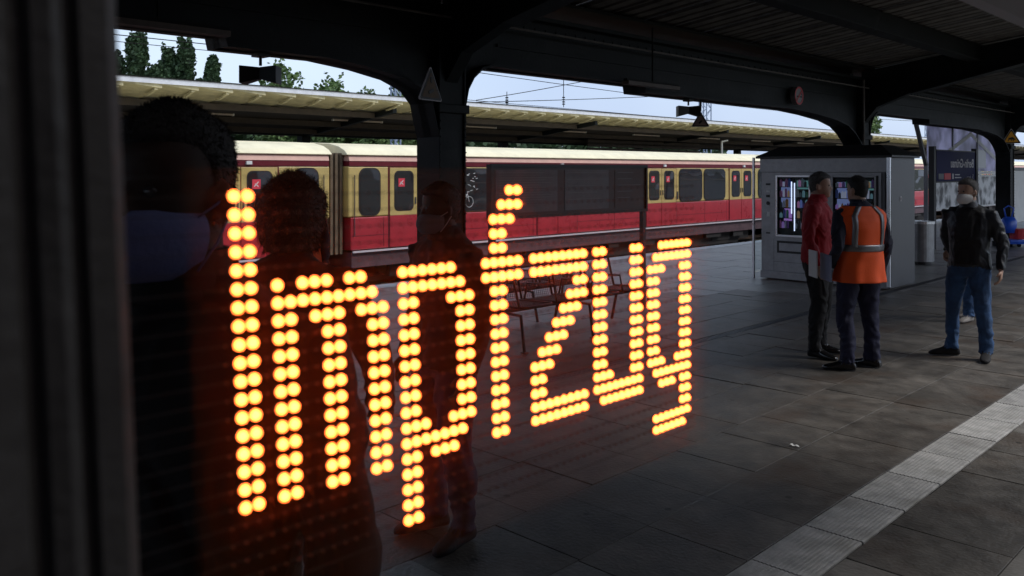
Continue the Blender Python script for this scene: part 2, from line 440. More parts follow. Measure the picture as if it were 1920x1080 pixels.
# litter specks
lit_ = [(-2.62, 5.30, .020, 'curled white paper scrap on the slabs left of the tactile strip')]
for (lx, ly, s_, lab) in lit_:
    mb = MB(); V = []
    for a in range(7):
        for b_ in (0, 1):
            V.append((lx + (a/6 - .5)*s_*3 + b_*s_*.3, ly + (b_ - .5)*s_*1.1 + .2*s_*math.sin(a*1.7), .002 + .012*abs(math.sin(a*.9 + b_))))
    mb._add(V, [(2*a, 2*a+1, 2*a+3, 2*a+2) for a in range(6)])
    o = tag(mb.build('paper_scrap', M['white']), lab, 'litter', 'paper scraps on the platform slabs')
    sf = o.modifiers.new('s', 'SOLIDIFY'); sf.thickness = .001

# ------------------------------------------------------------ own canopy
COLS = [-23.0, -13.6, -4.2, 5.2, 14.45, 23.0, 31.8, 40.6]
can = thing('platform_canopy', 'dark platform canopy of riveted iron girders with curved arches overhead', 'canopy', (-6, 5, 3.35))
prof = []
def lft(c, s_=1.0, z=2.70):
    return [(c - 2.65 * s_, z), (c - 1.85 * s_, z - .04), (c - 1.15 * s_, z - .10), (c - .72 * s_, z - .18), (c - .4 * s_ - .04, z - .30), (c - .2, z - .46), (c - .16, z - .6)]
def rgt(c):
    return [(c + .16, 2.2), (c + .165, 2.4), (c + .2, 2.55), (c + .27, 2.66), (c + .37, 2.74), (c + .5, 2.785)]
spans = []
for i, c in enumerate(COLS):
    p = []
    if i > 0:
        a = COLS[i - 1]
        p += rgt(a)
        sp = c - a
        step = a + (2.95 if a > 0 else 7.2)
        p += [(step, 2.785), (step + .02, 2.70)]
        p += lft(c, 1.0 if a > 0 else .5)
        spans.append(p)
for p in spans:
    poly = p + [(p[-1][0], 3.34), (p[0][0], 3.34)]
    mb = MB()
    mb.prism(poly, 'x', -6.05, -5.95)
    # flange following the curve
    for q in range(len(p) - 1):
        a = Vector((0, *p[q])); b_ = Vector((0, *p[q + 1])); n_ = (b_ - a)
        if n_.length < .01: continue
        V = [(-6.16, p[q][0], p[q][1]), (-5.84, p[q][0], p[q][1]), (-5.84, p[q+1][0], p[q+1][1]), (-6.16, p[q+1][0], p[q+1][1])]
        V += [(v[0], v[1], v[2] + .025) for v in V]
        mb._add(V, [(0, 1, 2, 3), (7, 6, 5, 4), (0, 4, 5, 1), (1, 5, 6, 2), (2, 6, 7, 3), (3, 7, 4, 0)])
    mb.box(-6.18, -5.82, p[0][0], p[-1][0], 3.30, 3.34)
    mb.box(-6.07, -5.93, p[0][0] + .5, p[-1][0] - .5, 3.0, 3.03)
    mb.build('arched_girder', M['iron'], can)
    rv = MB()
    y = p[0][0] + .4
    while y < p[-1][0] - .3:
        for z in (3.22,):
            for s_ in (-5.95, -6.05):
                rv.box(s_ - .012, s_ + .012, y, y + .024, z, z + .024)
        y += .16
    o = rv.build('rivets', M['iron'], can); o['kind'] = 'stuff'
def roofz(x): return 3.36 + .126 * abs(x + 6)
# roof sheets: ribbed, one object per sheet
def sheet_mesh(side):
    mb = MB(); w = .60
    P = [(-w/2, .0), (-w/2 + .03, .035), (-w/2 + .10, .035), (-w/2 + .13, 0), (-.03, 0), (-.015, .02), (.03, .02), (.045, 0), (w/2 - .12, 0), (w/2 - .105, .02), (w/2 - .06, .02), (w/2 - .045, 0), (w/2 - .006, -.0)]
    L = 5.35
    V = []
    for t in (0.0, L):
        for (yy, zz) in P: V.append((side * t, yy, .126 * t + zz))
        for (yy, zz) in P: V.append((side * t, yy, .126 * t + zz + .012))
    n = len(P); F = []
    for i in range(n - 1):
        F.append((i, i + 1, 2*n + i + 1, 2*n + i)); F.append((n + i, 3*n + i, 3*n + i + 1, n + i + 1))
    F += [(i, n + i, n + i + 1, i + 1) for i in range(n - 1)] + [(2*n + i, 2*n + i + 1, 3*n + i + 1, 3*n + i) for i in range(n - 1)]
    mb._add(V, F)
    return mb.build('roof_sheet', M['rooflite'], can, local=True)
off = Vector(can.location)
for side in (1, -1):
    s0 = sheet_mesh(side); first = True
    y = -24.0
    while y < 44:
        o = s0 if first else instance(s0, can, (0, 0, 0)); first = False
        o.location = Vector((-6, y, 3.50 + rr.uniform(-.012, .004))) - off
        y += .60
for xx in (-4.15, -2.3, -.95, -7.85, -9.7, -11.05):
    z = roofz(xx)
    MB().box(xx - .07, xx + .07, -24, 44, z - .12, z + .12).box(xx - .10, xx + .10, -24, 44, z - .125, z - .10).build('purlin', M['iron2'], can)
for c in COLS:
    for side in (1, -1):
        V = []
        for yy in (c - .07, c + .07):
            V += [(-6 + side * .1, yy, 2.55), (-6 + side * .35, yy, 2.85), (-6 + side * .9, yy, 3.06), (-6 + side * 5.2, yy, roofz(-6 + side * 5.2) - .02), (-6 + side * 5.2, yy, roofz(-6 + side*5.2) + .115), (-6 + side * .1, yy, 3.45)]
        F = [(0, 1, 2, 3, 4, 5), (11, 10, 9, 8, 7, 6)] + [(i, (i + 1) % 6, (i + 1) % 6 + 6, i + 6) for i in range(6)]
        mb = MB()._add(V, F)
        mb.bar((-6 + side * .9, c, 3.05), (-6 + side * 5.2, c, roofz(-6 + side*5.2) - .03), .24, .03)
        mb.build('cantilever_bracket', M['iron'], can)
MB().prism([(-.64, roofz(-.64) + .13), (.36, roofz(.36) + .13), (.36, roofz(.36) + .16), (-.64, roofz(-.64) + .16)], 'y', -24, 7.0).build('shade_extension', M['rooflite'], can)  # added roof strip that cuts sky light over the near edge
MB().box(.30, .36, -24, 7.0, 3.05, 4.16).build('light_stop_board', M['iron2'], can)  # added board that narrows the light gap under the roof edge
MB().box(-6.3, -5.7, -24, 44, 3.46, 3.49).build('valley_gutter', M['iron2'], can)
# conduits and lamp trunking under the canopy
cd = MB(); cd.tube([(-5.78, -6, 3.17), (-5.78, 40, 3.17)], .012, 6); cd.build('conduit', M['rooflite'], can)
dp = MB().tube([(-5.80, 14.22, 0.02), (-5.80, 14.22, 3.3)], .022, 8)
dp.build('downpipe', M['rooflite'], can)

def column(c, label):
    t = thing('canopy_column', label, 'column', (-6, c, 0), 'iron columns holding up the near canopy')
    mb = MB()
    for s_ in (-1, 1): mb.box(-6.16, -5.84, c + s_ * .15 - .01, c + s_ * .15 + .01, .25, 3.3)
    mb.box(-6.012, -5.988, c - .14, c + .14, .25, 3.3)
    for s_ in (-1, 1): mb.box(-6 + s_*.13 - .012, -6 + s_*.13 + .012, c - .14, c + .14, .25, 3.3)
    mb.build('shaft', M['iron'], t, bevel=.004)
    MB().box(-6.22, -5.78, c - .22, c + .22, 0, .12).box(-6.19, -5.81, c - .19, c + .19, .12, .26).build('base', M['iron'], t, bevel=.01)
    MB().box(-6.185, -5.815, c - .185, c + .185, 2.32, 2.40).build('collar', M['iron'], t, bevel=.008)
    rv = MB()
    for i in range(28):
        for s_ in (-.1, .1): rv.box(-5.84, -5.828, c + s_*1.5 - .006, c + s_*1.5 + .006, .35 + i*.07, .362 + i*.07)
    o = rv.build('rivets', M['iron'], t); o['kind'] = 'stuff'
column(-4.2, 'dark iron canopy column beside the left window post')
column(-13.6, 'dark iron canopy column behind the viewer')
column(5.2, 'thick black iron column in front of the bicycle window of the train')
column(14.45, 'black iron column rising behind the steel vending kiosk')
column(23.0, 'dark iron column carrying the bright yellow warning triangle')
column(31.8, 'far dark iron column beyond the white notice board')
column(40.6, 'farthest dark iron column at the end of the canopy')

# loudspeakers hanging from girder
def speaker(y, z, label):
    t = thing('hanging_loudspeaker', label, 'loudspeaker', (-6, y, z), 'black twin loudspeakers hung under the near canopy')
    MB().tube([(-6, y, z + .06), (-6, y, 2.72)], .012, 8).box(-6.05, -5.95, y - .05, y + .05, 2.67, 2.70).build('hanger_rod', M['black'], t)
    u = Vector((CR.x, CR.y, 0)); w = Vector((CD.x, CD.y, 0))
    for s_ in (-1, 1):
        rings = []
        for k_, (tt, hw, hz) in enumerate(((0, .04, .045), (.06, .06, .055), (.14, .085, .068))):
            c_ = Vector((-6, y, z)) + u * s_ * tt
            rings.append([c_ + w * hw * a + Vector((0, 0, hz * b_ - .012 * tt * 8)) for a, b_ in ((-1, -1), (1, -1), (1, 1), (-1, 1))])
        MB().loft(rings).build('horn', M['black'], t, bevel=.004)
speaker(3.37, 2.545, 'black twin horn loudspeaker hanging left of the thick column')
speaker(9.30, 2.56, 'small black twin horn loudspeaker hanging beside the far triangle sign')

# ------------------------------------------------------------ signs
def tri_sign(loc, nrm, size, face, label, rod=None, parts=()):
    t = thing('warning_sign', label, 'warning sign', loc, 'triangular warning signs')
    n_ = Vector(nrm).normalized(); u = Vector((-n_.y, n_.x, 0)).normalized()
    c_ = Vector(loc); h = size * .866
    def poly(s_, d, rnd=.06):
        base = [(-.5, -.333*.866*1.0), (.5, -.333*.866), (0, .667*.866)]
        out = []
        for i in range(3):
            p = Vector(base[i]); a = Vector(base[i-1]); b_ = Vector(base[(i+1) % 3])
            out.append(p + (a - p).normalized() * rnd); out.append(p + ((a-p).normalized() + (b_-p).normalized()) * rnd * .35); out.append(p + (b_ - p).normalized() * rnd)
        return [c_ + u * q.x * s_ + Vector((0, 0, q.y * s_)) + n_ * d for q in out]
    MB().loft([poly(size, -.008), poly(size, .004)]).build('plate', M['signwhite'], t)
    MB().loft([poly(size*.93, .004), poly(size*.93, .0065)]).build('border', M['black'], t)
    MB().loft([poly(size*.74, .0065), poly(size*.74, .009)]).build('face', face, t)
    pm = MB()
    for (a, b_, w_) in parts:
        pm.bar(c_ + u*a[0]*size + Vector((0, 0, a[1]*size)) + n_*.011, c_ + u*b_[0]*size + Vector((0, 0, b_[1]*size)) + n_*.011, w_*size, .004, up=n_)
    if parts: pm.build('pictogram', M['black'], t)
    if rod: MB().tube([c_ + Vector((0, 0, size*.55)), Vector((loc[0], loc[1], rod))], .014, 8).build('hanger_rod', M['black'], t)
    return t
pict = [((-.14, -.02), (.14, -.02), .10), ((-.12, .0), (-.16, -.16), .035), ((0, -.02), (.03, -.16), .035), ((.12, -.02), (.1, -.16), .035), ((.14, -.02), (.2, -.08), .05), ((-.05, .03), (.1, .06), .05)]
tri_sign((-5.66, 4.78, 2.50), (1.0, .25, 0), .345, mat('faded_sign_face', (.10, .055, .02), .6, var=.5, vscale=12), 'dark faded triangular warning sign on the thick column', None, [((-.02, .3), (.02, .15), .05), ((.03, .28), (-.03, .17), .04), ((-.1, -.1), (.1, -.02), .08)])
tri_sign((-6.0, 9.58, 2.43), (.55, -.83, 0), .235, mat('dim_sign_face', (.26, .18, .15), .5, var=.3, vscale=12), 'small dark triangular sign hanging above the middle of the train', 2.70, [((-.08, -.1), (.08, .05), .1)])
tri_sign((-5.80, 22.75, 2.56), (.45, -.89, 0), .42, M['yellow'], 'bright yellow triangular warning sign on the column by the cleaning cart', None, pict)
# bracket behind first sign
# no smoking sign
ns = thing('no_smoking_sign', 'round red and white no smoking sign on the canopy girder', 'sign', (-5.83, 11.97, 2.90))
def disc(cx, cy, cz, r0, r1, x0, x1, n=28):
    mb = MB()
    if r0 == 0:
        mb.prism([(cy + r1*math.cos(2*math.pi*k/n), cz + r1*math.sin(2*math.pi*k/n)) for k in range(n)], 'x', x0, x1)
    else:
        V = []
        for xx in (x0, x1):
            for rr_ in (r0, r1):
                V += [(xx, cy + rr_*math.cos(2*math.pi*k/n), cz + rr_*math.sin(2*math.pi*k/n)) for k in range(n)]
        F = []
        for k in range(n):
            j = (k+1) % n
            F += [(k, j, n+j, n+k), (2*n+k, 3*n+k, 3*n+j, 2*n+j), (n+k, n+j, 3*n+j, 3*n+k), (k, 2*n+k, 2*n+j, j)]
        mb._add(V, F)
    return mb
disc(0, 11.97, 2.90, 0, .135, -5.90, -5.83).build('plate', mat('dull_sign', (.26, .25, .26), .6), ns)
disc(0, 11.97, 2.90, .108, .133, -5.83, -5.826).build('ring', M['signred'], ns)
MB().bar((-5.824, 11.97 - .08, 2.82), (-5.824, 11.97 + .08, 2.98), .02, .004, up=(1, 0, 0)).build('slash', M['signred'], ns)
MB().bar((-5.8265, 11.90, 2.885), (-5.8265, 12.03, 2.885), .022, .003, up=(1, 0, 0)).bar((-5.8265, 12.04, 2.885), (-5.8265, 12.055, 2.885), .022, .003, up=(1, 0, 0)).bar((-5.8265, 12.05, 2.91), (-5.8265, 12.03, 2.95), .010, .003, up=(1, 0, 0)).build('cigarette', M['black'], ns)

# ------------------------------------------------------------ the train
def bicycle(parent, y, z, s_, x):
    mb = MB(); w = .012
    def C(cy, cz, r):
        mb.tube([(x, y + (cy + r*math.cos(a*math.pi/9))*s_, z + (cz + r*math.sin(a*math.pi/9))*s_) for a in range(19)], w*.5, 5, cap=False)
    C(-.5, 0, .33); C(.5, 0, .33)
    for a, b_ in (((-.5, 0), (-.1, 0)), ((-.5, 0), (-.2, .45)), ((-.2, .5), (-.1, 0)), ((-.1, 0), (.35, .45)), ((-.2, .42), (.35, .45)), ((.33, .6), (.5, 0)), ((.33, .6), (.5, .62)), ((-.3, .55), (-.1, .55))):
        mb.tube([(x, y + a[0]*s_, z + a[1]*s_), (x, y + b_[0]*s_, z + b_[1]*s_)], w*.7, 5)
    return mb.build('bicycle_decal', M['white'], parent)
TX = -16.3
def car(y0, label, bike=False, detail=True):
    L = 19.6; t = thing('train_car', label, 'train car', (TX - 1.5, y0 + L/2, 0), 'red and cream cars of the suburban train')
    y1 = y0 + L
    MB().prism([(TX, -.02), (TX, .735), (TX - 3, .735), (TX - 3, -.02)], 'y', y0 + .06, y1 - .06).build('lower_body', M['red'], t, bevel=.03)
    MB().prism([(TX, .737), (TX - .005, 1.90), (TX - 2.995, 1.90), (TX - 3, .737)], 'y', y0, y1).build('window_band', M['cream'], t, bevel=.03)
    MB().prism([(TX + .004, 1.902), (TX + .002, 2.02), (TX - 3.002, 2.02), (TX - 3.004, 1.902)], 'y', y0 + .02, y1 - .02).build('cornice', M['dred'], t)
    MB().prism([(TX + .01, 2.022), (TX - .03, 2.15), (TX - 2.97, 2.15), (TX - 3.01, 2.022)], 'y', y0 + .02, y1 - .02).build('cantrail', M['pink'], t)
    P = [(TX + .02, 2.152), (TX + .015, 2.18), (TX - .10, 2.27), (TX - .32, 2.36), (TX - .7, 2.43), (TX - 1.5, 2.47), (TX - 2.3, 2.43), (TX - 2.68, 2.36), (TX - 2.9, 2.27), (TX - 3.015, 2.18), (TX - 3.02, 2.152)]
    MB().prism(P, 'y', y0 - .05, y1 + .05).build('roof', M['troof'], t, bevel=.05)
    MB().box(TX - 2.9, TX - .02, y0 + .1, y1 - .1, -.42, -.075).build('underframe', M['skirt'], t)
    MB().box(TX - 2.7, TX - .2, y0 + 2, y1 - 2, -.85, -.42).build('equipment_box', M['under'], t)
    MB().box(TX + .0, TX + .045, y0 + .1, y1 - .1, -.075, -.035).build('step_sill', M['sillm'], t)
    for by in (y0 + 2.6, y1 - 2.6):
        bo = MB()
        bo.box(TX - .3, TX - .18, by - 1.3, by + 1.3, -.72, -.45).build('bogie_frame', M['under'], t)
        for w_ in (-.9, .9):
            MB().prism([(by + w_ + .42*math.cos(a*math.pi/8), -.36-.04 + .36*math.sin(a*math.pi/8)) for a in range(16)], 'x', TX - .85, TX - .72).build('wheel', M['rail'], t)
    mb = MB().box(TX - .17, TX - .05, y0 + 14.9, y0 + 15.35, -.42, -.2); mb.build('red_tail_box', M['sticker'], t)
    def window(a, b_, z0=.79, z1=1.83, r=.16, decal=False):
        w = MB().prism(rrect(a - .035, b_ + .035, z0 - .035, z1 + .035, r + .03), 'x', TX - .01, TX + .012).build('window', M['rubber'], t)
        gl = MB().prism(rrect(a, b_, z0, z1, r), 'x', TX + .0, TX + .018).build('pane', M['glass'], w)
        # mullion-free, with interior blind edge
        return w
    window(y0 + .32, y0 + .86); window(y1 - .86, y1 - .32)
    for i in range(4):
        dy = y0 + 1.15 + i * 5.15; W = 1.7
        for s_ in (0, 1):
            a = dy + s_ * W/2 + .01; b_ = a + W/2 - .02
            d = MB().box(TX - .01, TX + .022, a, b_, -.0, 1.86, 0)
            d.m = [0] * len(d.f)
            do = MB().box(TX - .01, TX + .024, a, b_, .742, 1.87).build('door_leaf', M['cream'], t, bevel=.006)
            MB().box(TX - .008, TX + .022, a, b_, .0, .738).build('door_lower_panel', M['red'], do, bevel=.006)
            MB().prism(rrect(a + .12, b_ - .12, .84, 1.80, .13), 'x', TX + .01, TX + .029).build('door_window_seal', M['rubber'], do)
            MB().prism(rrect(a + .145, b_ - .145, .865, 1.775, .11), 'x', TX + .02, TX + .034).build('door_pane', M['glass'], do)
            st = MB().box(TX + .03, TX + .037, a + .24, a + .43, 1.42, 1.62)
            st.build('red_notice', M['sticker'], do)
            MB().bar((TX+.039, a+.28, 1.47), (TX+.039, a+.38, 1.57), .02, .003, up=(1,0,0)).bar((TX+.039, a+.38, 1.47), (TX+.039, a+.30, 1.53), .02, .003, up=(1,0,0)).build('notice_mark', M['white'], do)
            MB().box(TX + .02, TX + .045, a + (.03 if s_ else W/2 - .10), a + (.06 if s_ else W/2 - .07), 1.0, 1.16).build('door_handle', M['steel_d'], do)
        MB().box(TX - .02, TX + .008, dy - .03, dy + W + .03, .0, 1.885).build('door_surround', M['dred'], t)
        MB().box(TX - .01, TX + .05, dy + W/2 + .12, dy + W/2 + .24, 1.93, 2.0).build('door_number_plate', M['white'], t)
        MB().box(TX - .01, TX + .022, dy + W + .06, dy + W + .12, .85, 1.1).build('button_panel', M['steel_d'], t)
        if i < 3:
            q = dy + W + .22
            for j in range(2):
                a = q + j * 1.54
                w = window(a, a + 1.38)
                MB().box(TX + .018, TX + .024, a + .02, a + 1.36, 1.47, 1.50).build('transom', M['rubber'], w)
                if bike and i == 0 and j == 0:
                    bicycle(w, a + .42, 1.0, .42, TX + .024)
                if bike and i == 0 and j == 0:
                    gz = MB()
                    for q_ in range(26):
                        yy = a + random.uniform(.15, .9); zz = random.uniform(1.25, 1.75)
                        gz.bar((TX + .022, yy, zz), (TX + .022, yy + random.uniform(.02, .1), zz + random.uniform(-.04, .04)), .016, .003, up=(1, 0, 0))
                    gz.build('pale_film_print', M['white'], w)
    for yy in [y0 + .98 + 5.15*i for i in range(4)] + [y0 + 4.65 + 5.15*i for i in range(3)]:
        MB().box(TX - .01, TX + .0035, yy, yy + .012, .02, .72).build('panel_joint', M['dred'], t)
    for j in range(9):
        yy = y0 + 2.2 + j*1.85
        MB().box(TX - .35, TX - .06, yy, yy + random.uniform(.5, 1.3), -.44 - random.uniform(.1, .3), -.421).build('underfloor_box', M['under'], t)
    for yy in (y0 + .15, y1 - .17):
        MB().tube([(TX + .03, yy, .3), (TX + .03, yy, 1.7)], .012, 6).build('grab_rail', M['steel_d'], t)
    # horizontal body seam lines
    for z in (.30,):
        MB().box(TX - .01, TX + .004, y0 + .08, y1 - .08, z, z + .012).build('seam', M['dred'], t)
    return t
car(-8.75, 'red and cream train car left of the gangway, partly behind the dark-haired man')
car(11.35, 'red and cream train car with a white bicycle window between column and kiosk', bike=True)
car(31.45, 'red and cream train car glimpsed behind the steel kiosk')
car(51.55, 'last red and cream train car farthest along the track')
for i, y in enumerate((11.1, 31.2, 51.3)):
    mb = MB()
    for k in range(6):
        yy = y - .17 + k * .065
        mb.box(TX - 2.6, TX - .25 + (.06 if k % 2 else 0), yy, yy + .065, -.1, 2.2)
    tag(mb.build('gangway_bellows', mat('bellows', (.15, .11, .07), .8, var=.3, vscale=5)), ['dark folded gangway between the two nearest train cars', 'dark gangway of the train hidden behind the kiosk edge', 'farthest dark gangway of the red and cream train'][i], 'gangway', 'gangways of the train')

# ------------------------------------------------------------ opposite platform with its canopy
p2 = MB().box(-28.6, -19.4, -30, 120, -1.3, -.04).build('platform', M['concrete']); p2['kind'] = 'structure'
fc = thing('platform_canopy', 'cream edged canopy over the opposite platform behind the train', 'canopy', (-19, 20, 3.6))
MB().box(-19.03, -18.99, -30, 110, 3.735, 3.85).build('fascia', M['fascia'], fc)
MB().box(-19.02, -18.97, -30, 110, 3.852, 3.872).build('edge_trim', M['iron2'], fc)
off = Vector(fc.location)
# module: tilted cream roof sheet + curved bracket
mb = MB()
mb._add([(0, -.425, 3.72), (0, .425, 3.64), (-1.5, .425, 3.45), (-1.5, -.425, 3.53), (0, -.425, 3.735), (0, .425, 3.735), (-1.5, .425, 3.56), (-1.5, -.425, 3.56)],
        [(0, 1, 2, 3), (4, 7, 6, 5), (0, 4, 5, 1), (1, 5, 6, 2), (2, 6, 7, 3), (3, 7, 4, 0)])
sh0 = mb.build('roof_sheet', M['cream_roof'], fc, local=True)
mb = MB()
for k in range(6):
    a = k / 5; b2 = (k + 1) / 5
    if k < 5:
        def cv(s_): return (-.03 - .55 * s_, 0, 3.63 - .02 * s_ - .10 * math.sin(s_ * math.pi * .5))
        mb.bar(cv(a), cv(b2), .07, .05)
br0 = mb.build('bracket', M['cream_roof'], fc, local=True)
y = -10.; first = True
while y < 105:
    for src, dy in ((sh0, 0), (br0, .30)):
        o = src if first else instance(src, fc, (0, 0, 0))
        o.location = Vector((-19.03, y + dy, 0)) - off
    first = False
    y += .85
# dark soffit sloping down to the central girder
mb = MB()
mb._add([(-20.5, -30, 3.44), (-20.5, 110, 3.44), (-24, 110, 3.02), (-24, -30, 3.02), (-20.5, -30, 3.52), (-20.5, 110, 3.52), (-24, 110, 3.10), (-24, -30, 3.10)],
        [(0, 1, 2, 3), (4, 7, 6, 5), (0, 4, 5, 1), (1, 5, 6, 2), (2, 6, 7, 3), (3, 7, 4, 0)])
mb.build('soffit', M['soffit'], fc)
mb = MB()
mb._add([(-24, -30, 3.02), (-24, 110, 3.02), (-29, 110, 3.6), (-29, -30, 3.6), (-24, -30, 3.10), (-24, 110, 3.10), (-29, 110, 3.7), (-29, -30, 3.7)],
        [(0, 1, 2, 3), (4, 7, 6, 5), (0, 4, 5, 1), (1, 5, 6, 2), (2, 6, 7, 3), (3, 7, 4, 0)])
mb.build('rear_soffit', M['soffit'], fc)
for xx, zz in ((-20.2, 3.40), (-21.9, 3.20), (-23.2, 3.02)):
    MB().box(xx - .06, xx + .06, -30, 110, zz - .09, zz + .06).build('purlin', M['wood'], fc)
MB().box(-24.15, -23.85, -30, 110, 2.90, 3.05).build('girder', M['iron'], fc)
for c in range(-12, 100, 9):
    MB().bar((-19.3, c, 3.50), (-23.9, c, 2.94), .14, .14).build('cross_beam', M['iron'], fc)
for i, c in enumerate(range(-12, 60, 9)):
    t = thing('canopy_column', 'dark iron column on the opposite platform behind the train roof', 'column', (-24, c, 0), 'iron columns on the opposite platform')
    MB().box(-24.15, -23.85, c - .15, c + .15, .2, 2.90).build('shaft', M['iron'], t)
    MB().box(-24.22, -23.78, c - .22, c + .22, -.04, .2).build('base', M['iron'], t)
# batten lamps
NTH = ['first', 'second', 'third', 'fourth', 'fifth', 'sixth', 'seventh', 'eighth', 'ninth', 'tenth']
lamp0 = None
for i in range(10):
    y = 9.5 + 4.93 * i
    lab = ['unlit batten lamp under the opposite canopy above the blue-masked man', 'unlit batten lamp under the opposite canopy left of the thick column'][i] if i < 2 else NTH[i] + ' unlit batten lamp from the left under the opposite canopy'
    if lamp0 is None:
        lamp0 = thing('batten_lamp', lab, 'lamp', (-21.5, y, 3.3), 'unlit batten lamps under the opposite canopy')
        MB().box(-21.54, -21.46, y, y + 1.75, 3.27, 3.32).build('diffuser', M['lampbody'], lamp0)
        MB().box(-21.52, -21.48, y + .02, y + 1.73, 3.322, 3.345).build('housing', M['wood'], lamp0)
        MB().box(-21.55, -21.45, y - .03, y - .001, 3.262, 3.33).box(-21.55, -21.45, y + 1.751, y + 1.78, 3.262, 3.33).build('end_cap', M['white'], lamp0)
    else:
        o = copy_tree(lamp0); o.location = (-21.5, y, 3.3); o['label'] = lab
# two lamps under the near canopy
for i, (yy, lab) in enumerate(((1.95, 'long dim batten lamp under the near girder beside the left window post'), (7.6, 'dim batten lamp under the near girder above the train roof'))):
    t = thing('batten_lamp', lab, 'lamp', (-5.7, yy, 2.78), 'batten lamps under the near canopy')
    MB().box(-5.75, -5.66, yy, yy + 1.0, 2.745, 2.785).build('diffuser', M['lampdim'], t)
    MB().box(-5.73, -5.68, yy, yy + 1.0, 2.787, 2.81).build('housing', M['iron2'], t)
    MB().tube([(-5.7, yy + .5, 2.81), (-5.7, yy + .5, 3.42)], .01, 6).build('hanger_rod', M['iron2'], t)
# cladded hut on the opposite platform
t = thing('platform_hut', 'dark timber clad hut under the opposite canopy behind the train', 'hut', (-23, 33, 0))
MB().box(-25, -22.6, 27.5, 36, 0, 2.6).build('wall', M['wood'], t)
for k in range(5):
    MB().box(-22.6, -22.55, 27.5, 36, 2.62 + k * .17, 2.75 + k * .17).build('slat', M['wood'], t)
t = thing('lamp_post', 'slim pale post standing on the opposite platform before the kiosk roof', 'post', (-20.2, 34.0, 0))
MB().tube([(-20.2, 34.0, -.04), (-20.2, 34.0, 3.1)], .05, 10).build('pole', M['white'], t)
MB().tube([(-20.2, 34.0, 3.1), (-20.2, 34.5, 3.16)], .035, 8).build('arm', M['white'], t)

# ------------------------------------------------------------ trees, masts, wires, house
def tree(loc, h, w, n, leaf, mt, label, group, trunk_h=None, lobes=None, seed=1):
    rg = random.Random(seed); t = thing('poplar_tree' if group.startswith('dark pop') else 'leafy_tree', label, 'tree', loc, group)
    L = Vector(loc); th = trunk_h or h * .3
    MB().tube([L, L + Vector((0, 0, th)), L + Vector((.1, .1, h * .85))], [w*.09, w*.06, .03], 8).build('trunk', M['bark'], t)
    mb = MB()
    lobes = lobes or [(0, 0, .55, .5, .5)]
    for i in range(n):
        lb = rg.choice(lobes)
        # pick clump centre on a jittered ellipsoid shell, leaf around it
        a = rg.uniform(0, 2*math.pi); c = rg.uniform(-1, 1); s_ = math.sqrt(1 - c*c); rad = rg.uniform(.5, 1.0)
        p = Vector((lb[0]*w + s_*math.cos(a)*lb[3]*w*rad, lb[1]*w + s_*math.sin(a)*lb[3]*w*rad, lb[2]*h + c*lb[4]*h*rad))
        nv = noise.noise(p * (1.6 / max(1, w*.2)) + Vector((seed, 0, 0)))
        if nv < -.30: continue
        p *= 1 + .10 * nv
        p += L
        if p.z < L.z + .3: continue
        u = Vector((rg.uniform(-1, 1), rg.uniform(-1, 1), rg.uniform(-1, 1))).normalized() * leaf * rg.uniform(.6, 1.4)
        v = u.orthogonal().normalized() * leaf * rg.uniform(.4, .9)
        mb._add([p - u, p + v, p + u, p - v], [(0, 1, 2, 3)])
    o = mb.build('crown', mt, t)
    return t
PG = 'dark poplars beyond the opposite canopy'
tree((-75, 30.4, -1.3), 15.3, 5.4, 20000, .19, M['leafd'], 'dark poplar with a forked top closest to the window post', PG, lobes=[(.02, .0, .86, .17, .12), (-.25, -.25, .74, .17, .12), (.2, .2, .70, .17, .10), (0, 0, .62, .22, .34), (-.3, -.3, .52, .26, .34), (.28, .28, .5, .2, .26), (.0, .0, .4, .36, .3)], seed=2)
tree((-75, 34.6, -1.3), 14.9, 4.9, 22000, .19, M['leafd'], 'broad dark poplar with three tops in the sky gap', PG, lobes=[(.02, .02, .88, .17, .11), (-.2, -.2, .83, .15, .12), (.36, .36, .78, .14, .10), (-.08, -.1, .7, .22, .14), (.02, .02, .60, .22, .32), (-.22, -.22, .60, .2, .36), (.36, .36, .56, .17, .32), (.0, .0, .4, .4, .3)], seed=3)
tree((-75, 35.9, -1.3), 11.9, 3.0, 6000, .18, M['leafd'], 'small narrow dark poplar right of the broad one', PG, lobes=[(0, 0, .5, .24, .42), (0, 0, .84, .16, .12)], seed=4)
TG = 'green leafy trees beyond the opposite canopy'
tree((-40, 23.6, -1.3), 8.9, 4.2, 14000, .12, M['leafl'], 'light green tree behind the left hanging loudspeaker', TG, lobes=[(0, 0, .6, .35, .4), (.4, .5, .6, .3, .28), (.8, .8, .5, .3, .26)], seed=5)
tree((-40, 26.6, -1.3), 8.5, 4.0, 13000, .12, M['leafl'], 'light green feathery tree right of the left hanging loudspeaker', TG, lobes=[(0, 0, .6, .3, .36), (.3, .4, .6, .25, .3), (.7, .7, .45, .25, .25)], seed=6)
tree((-44, 34.8, -1.3), 9.2, 3.4, 4200, .16, M['leafl'], 'green tree beside the blue lattice mast by the thick column', TG, lobes=[(0, 0, .6, .4, .4), (-.4, -.3, .4, .4, .3)], seed=7)
tree((-44, 108, -1.3), 14.5, 5, 3500, .26, M['leafl'], 'green tree in the sky gap right of the kiosk column', TG, lobes=[(0, 0, .6, .4, .4)], seed=8)
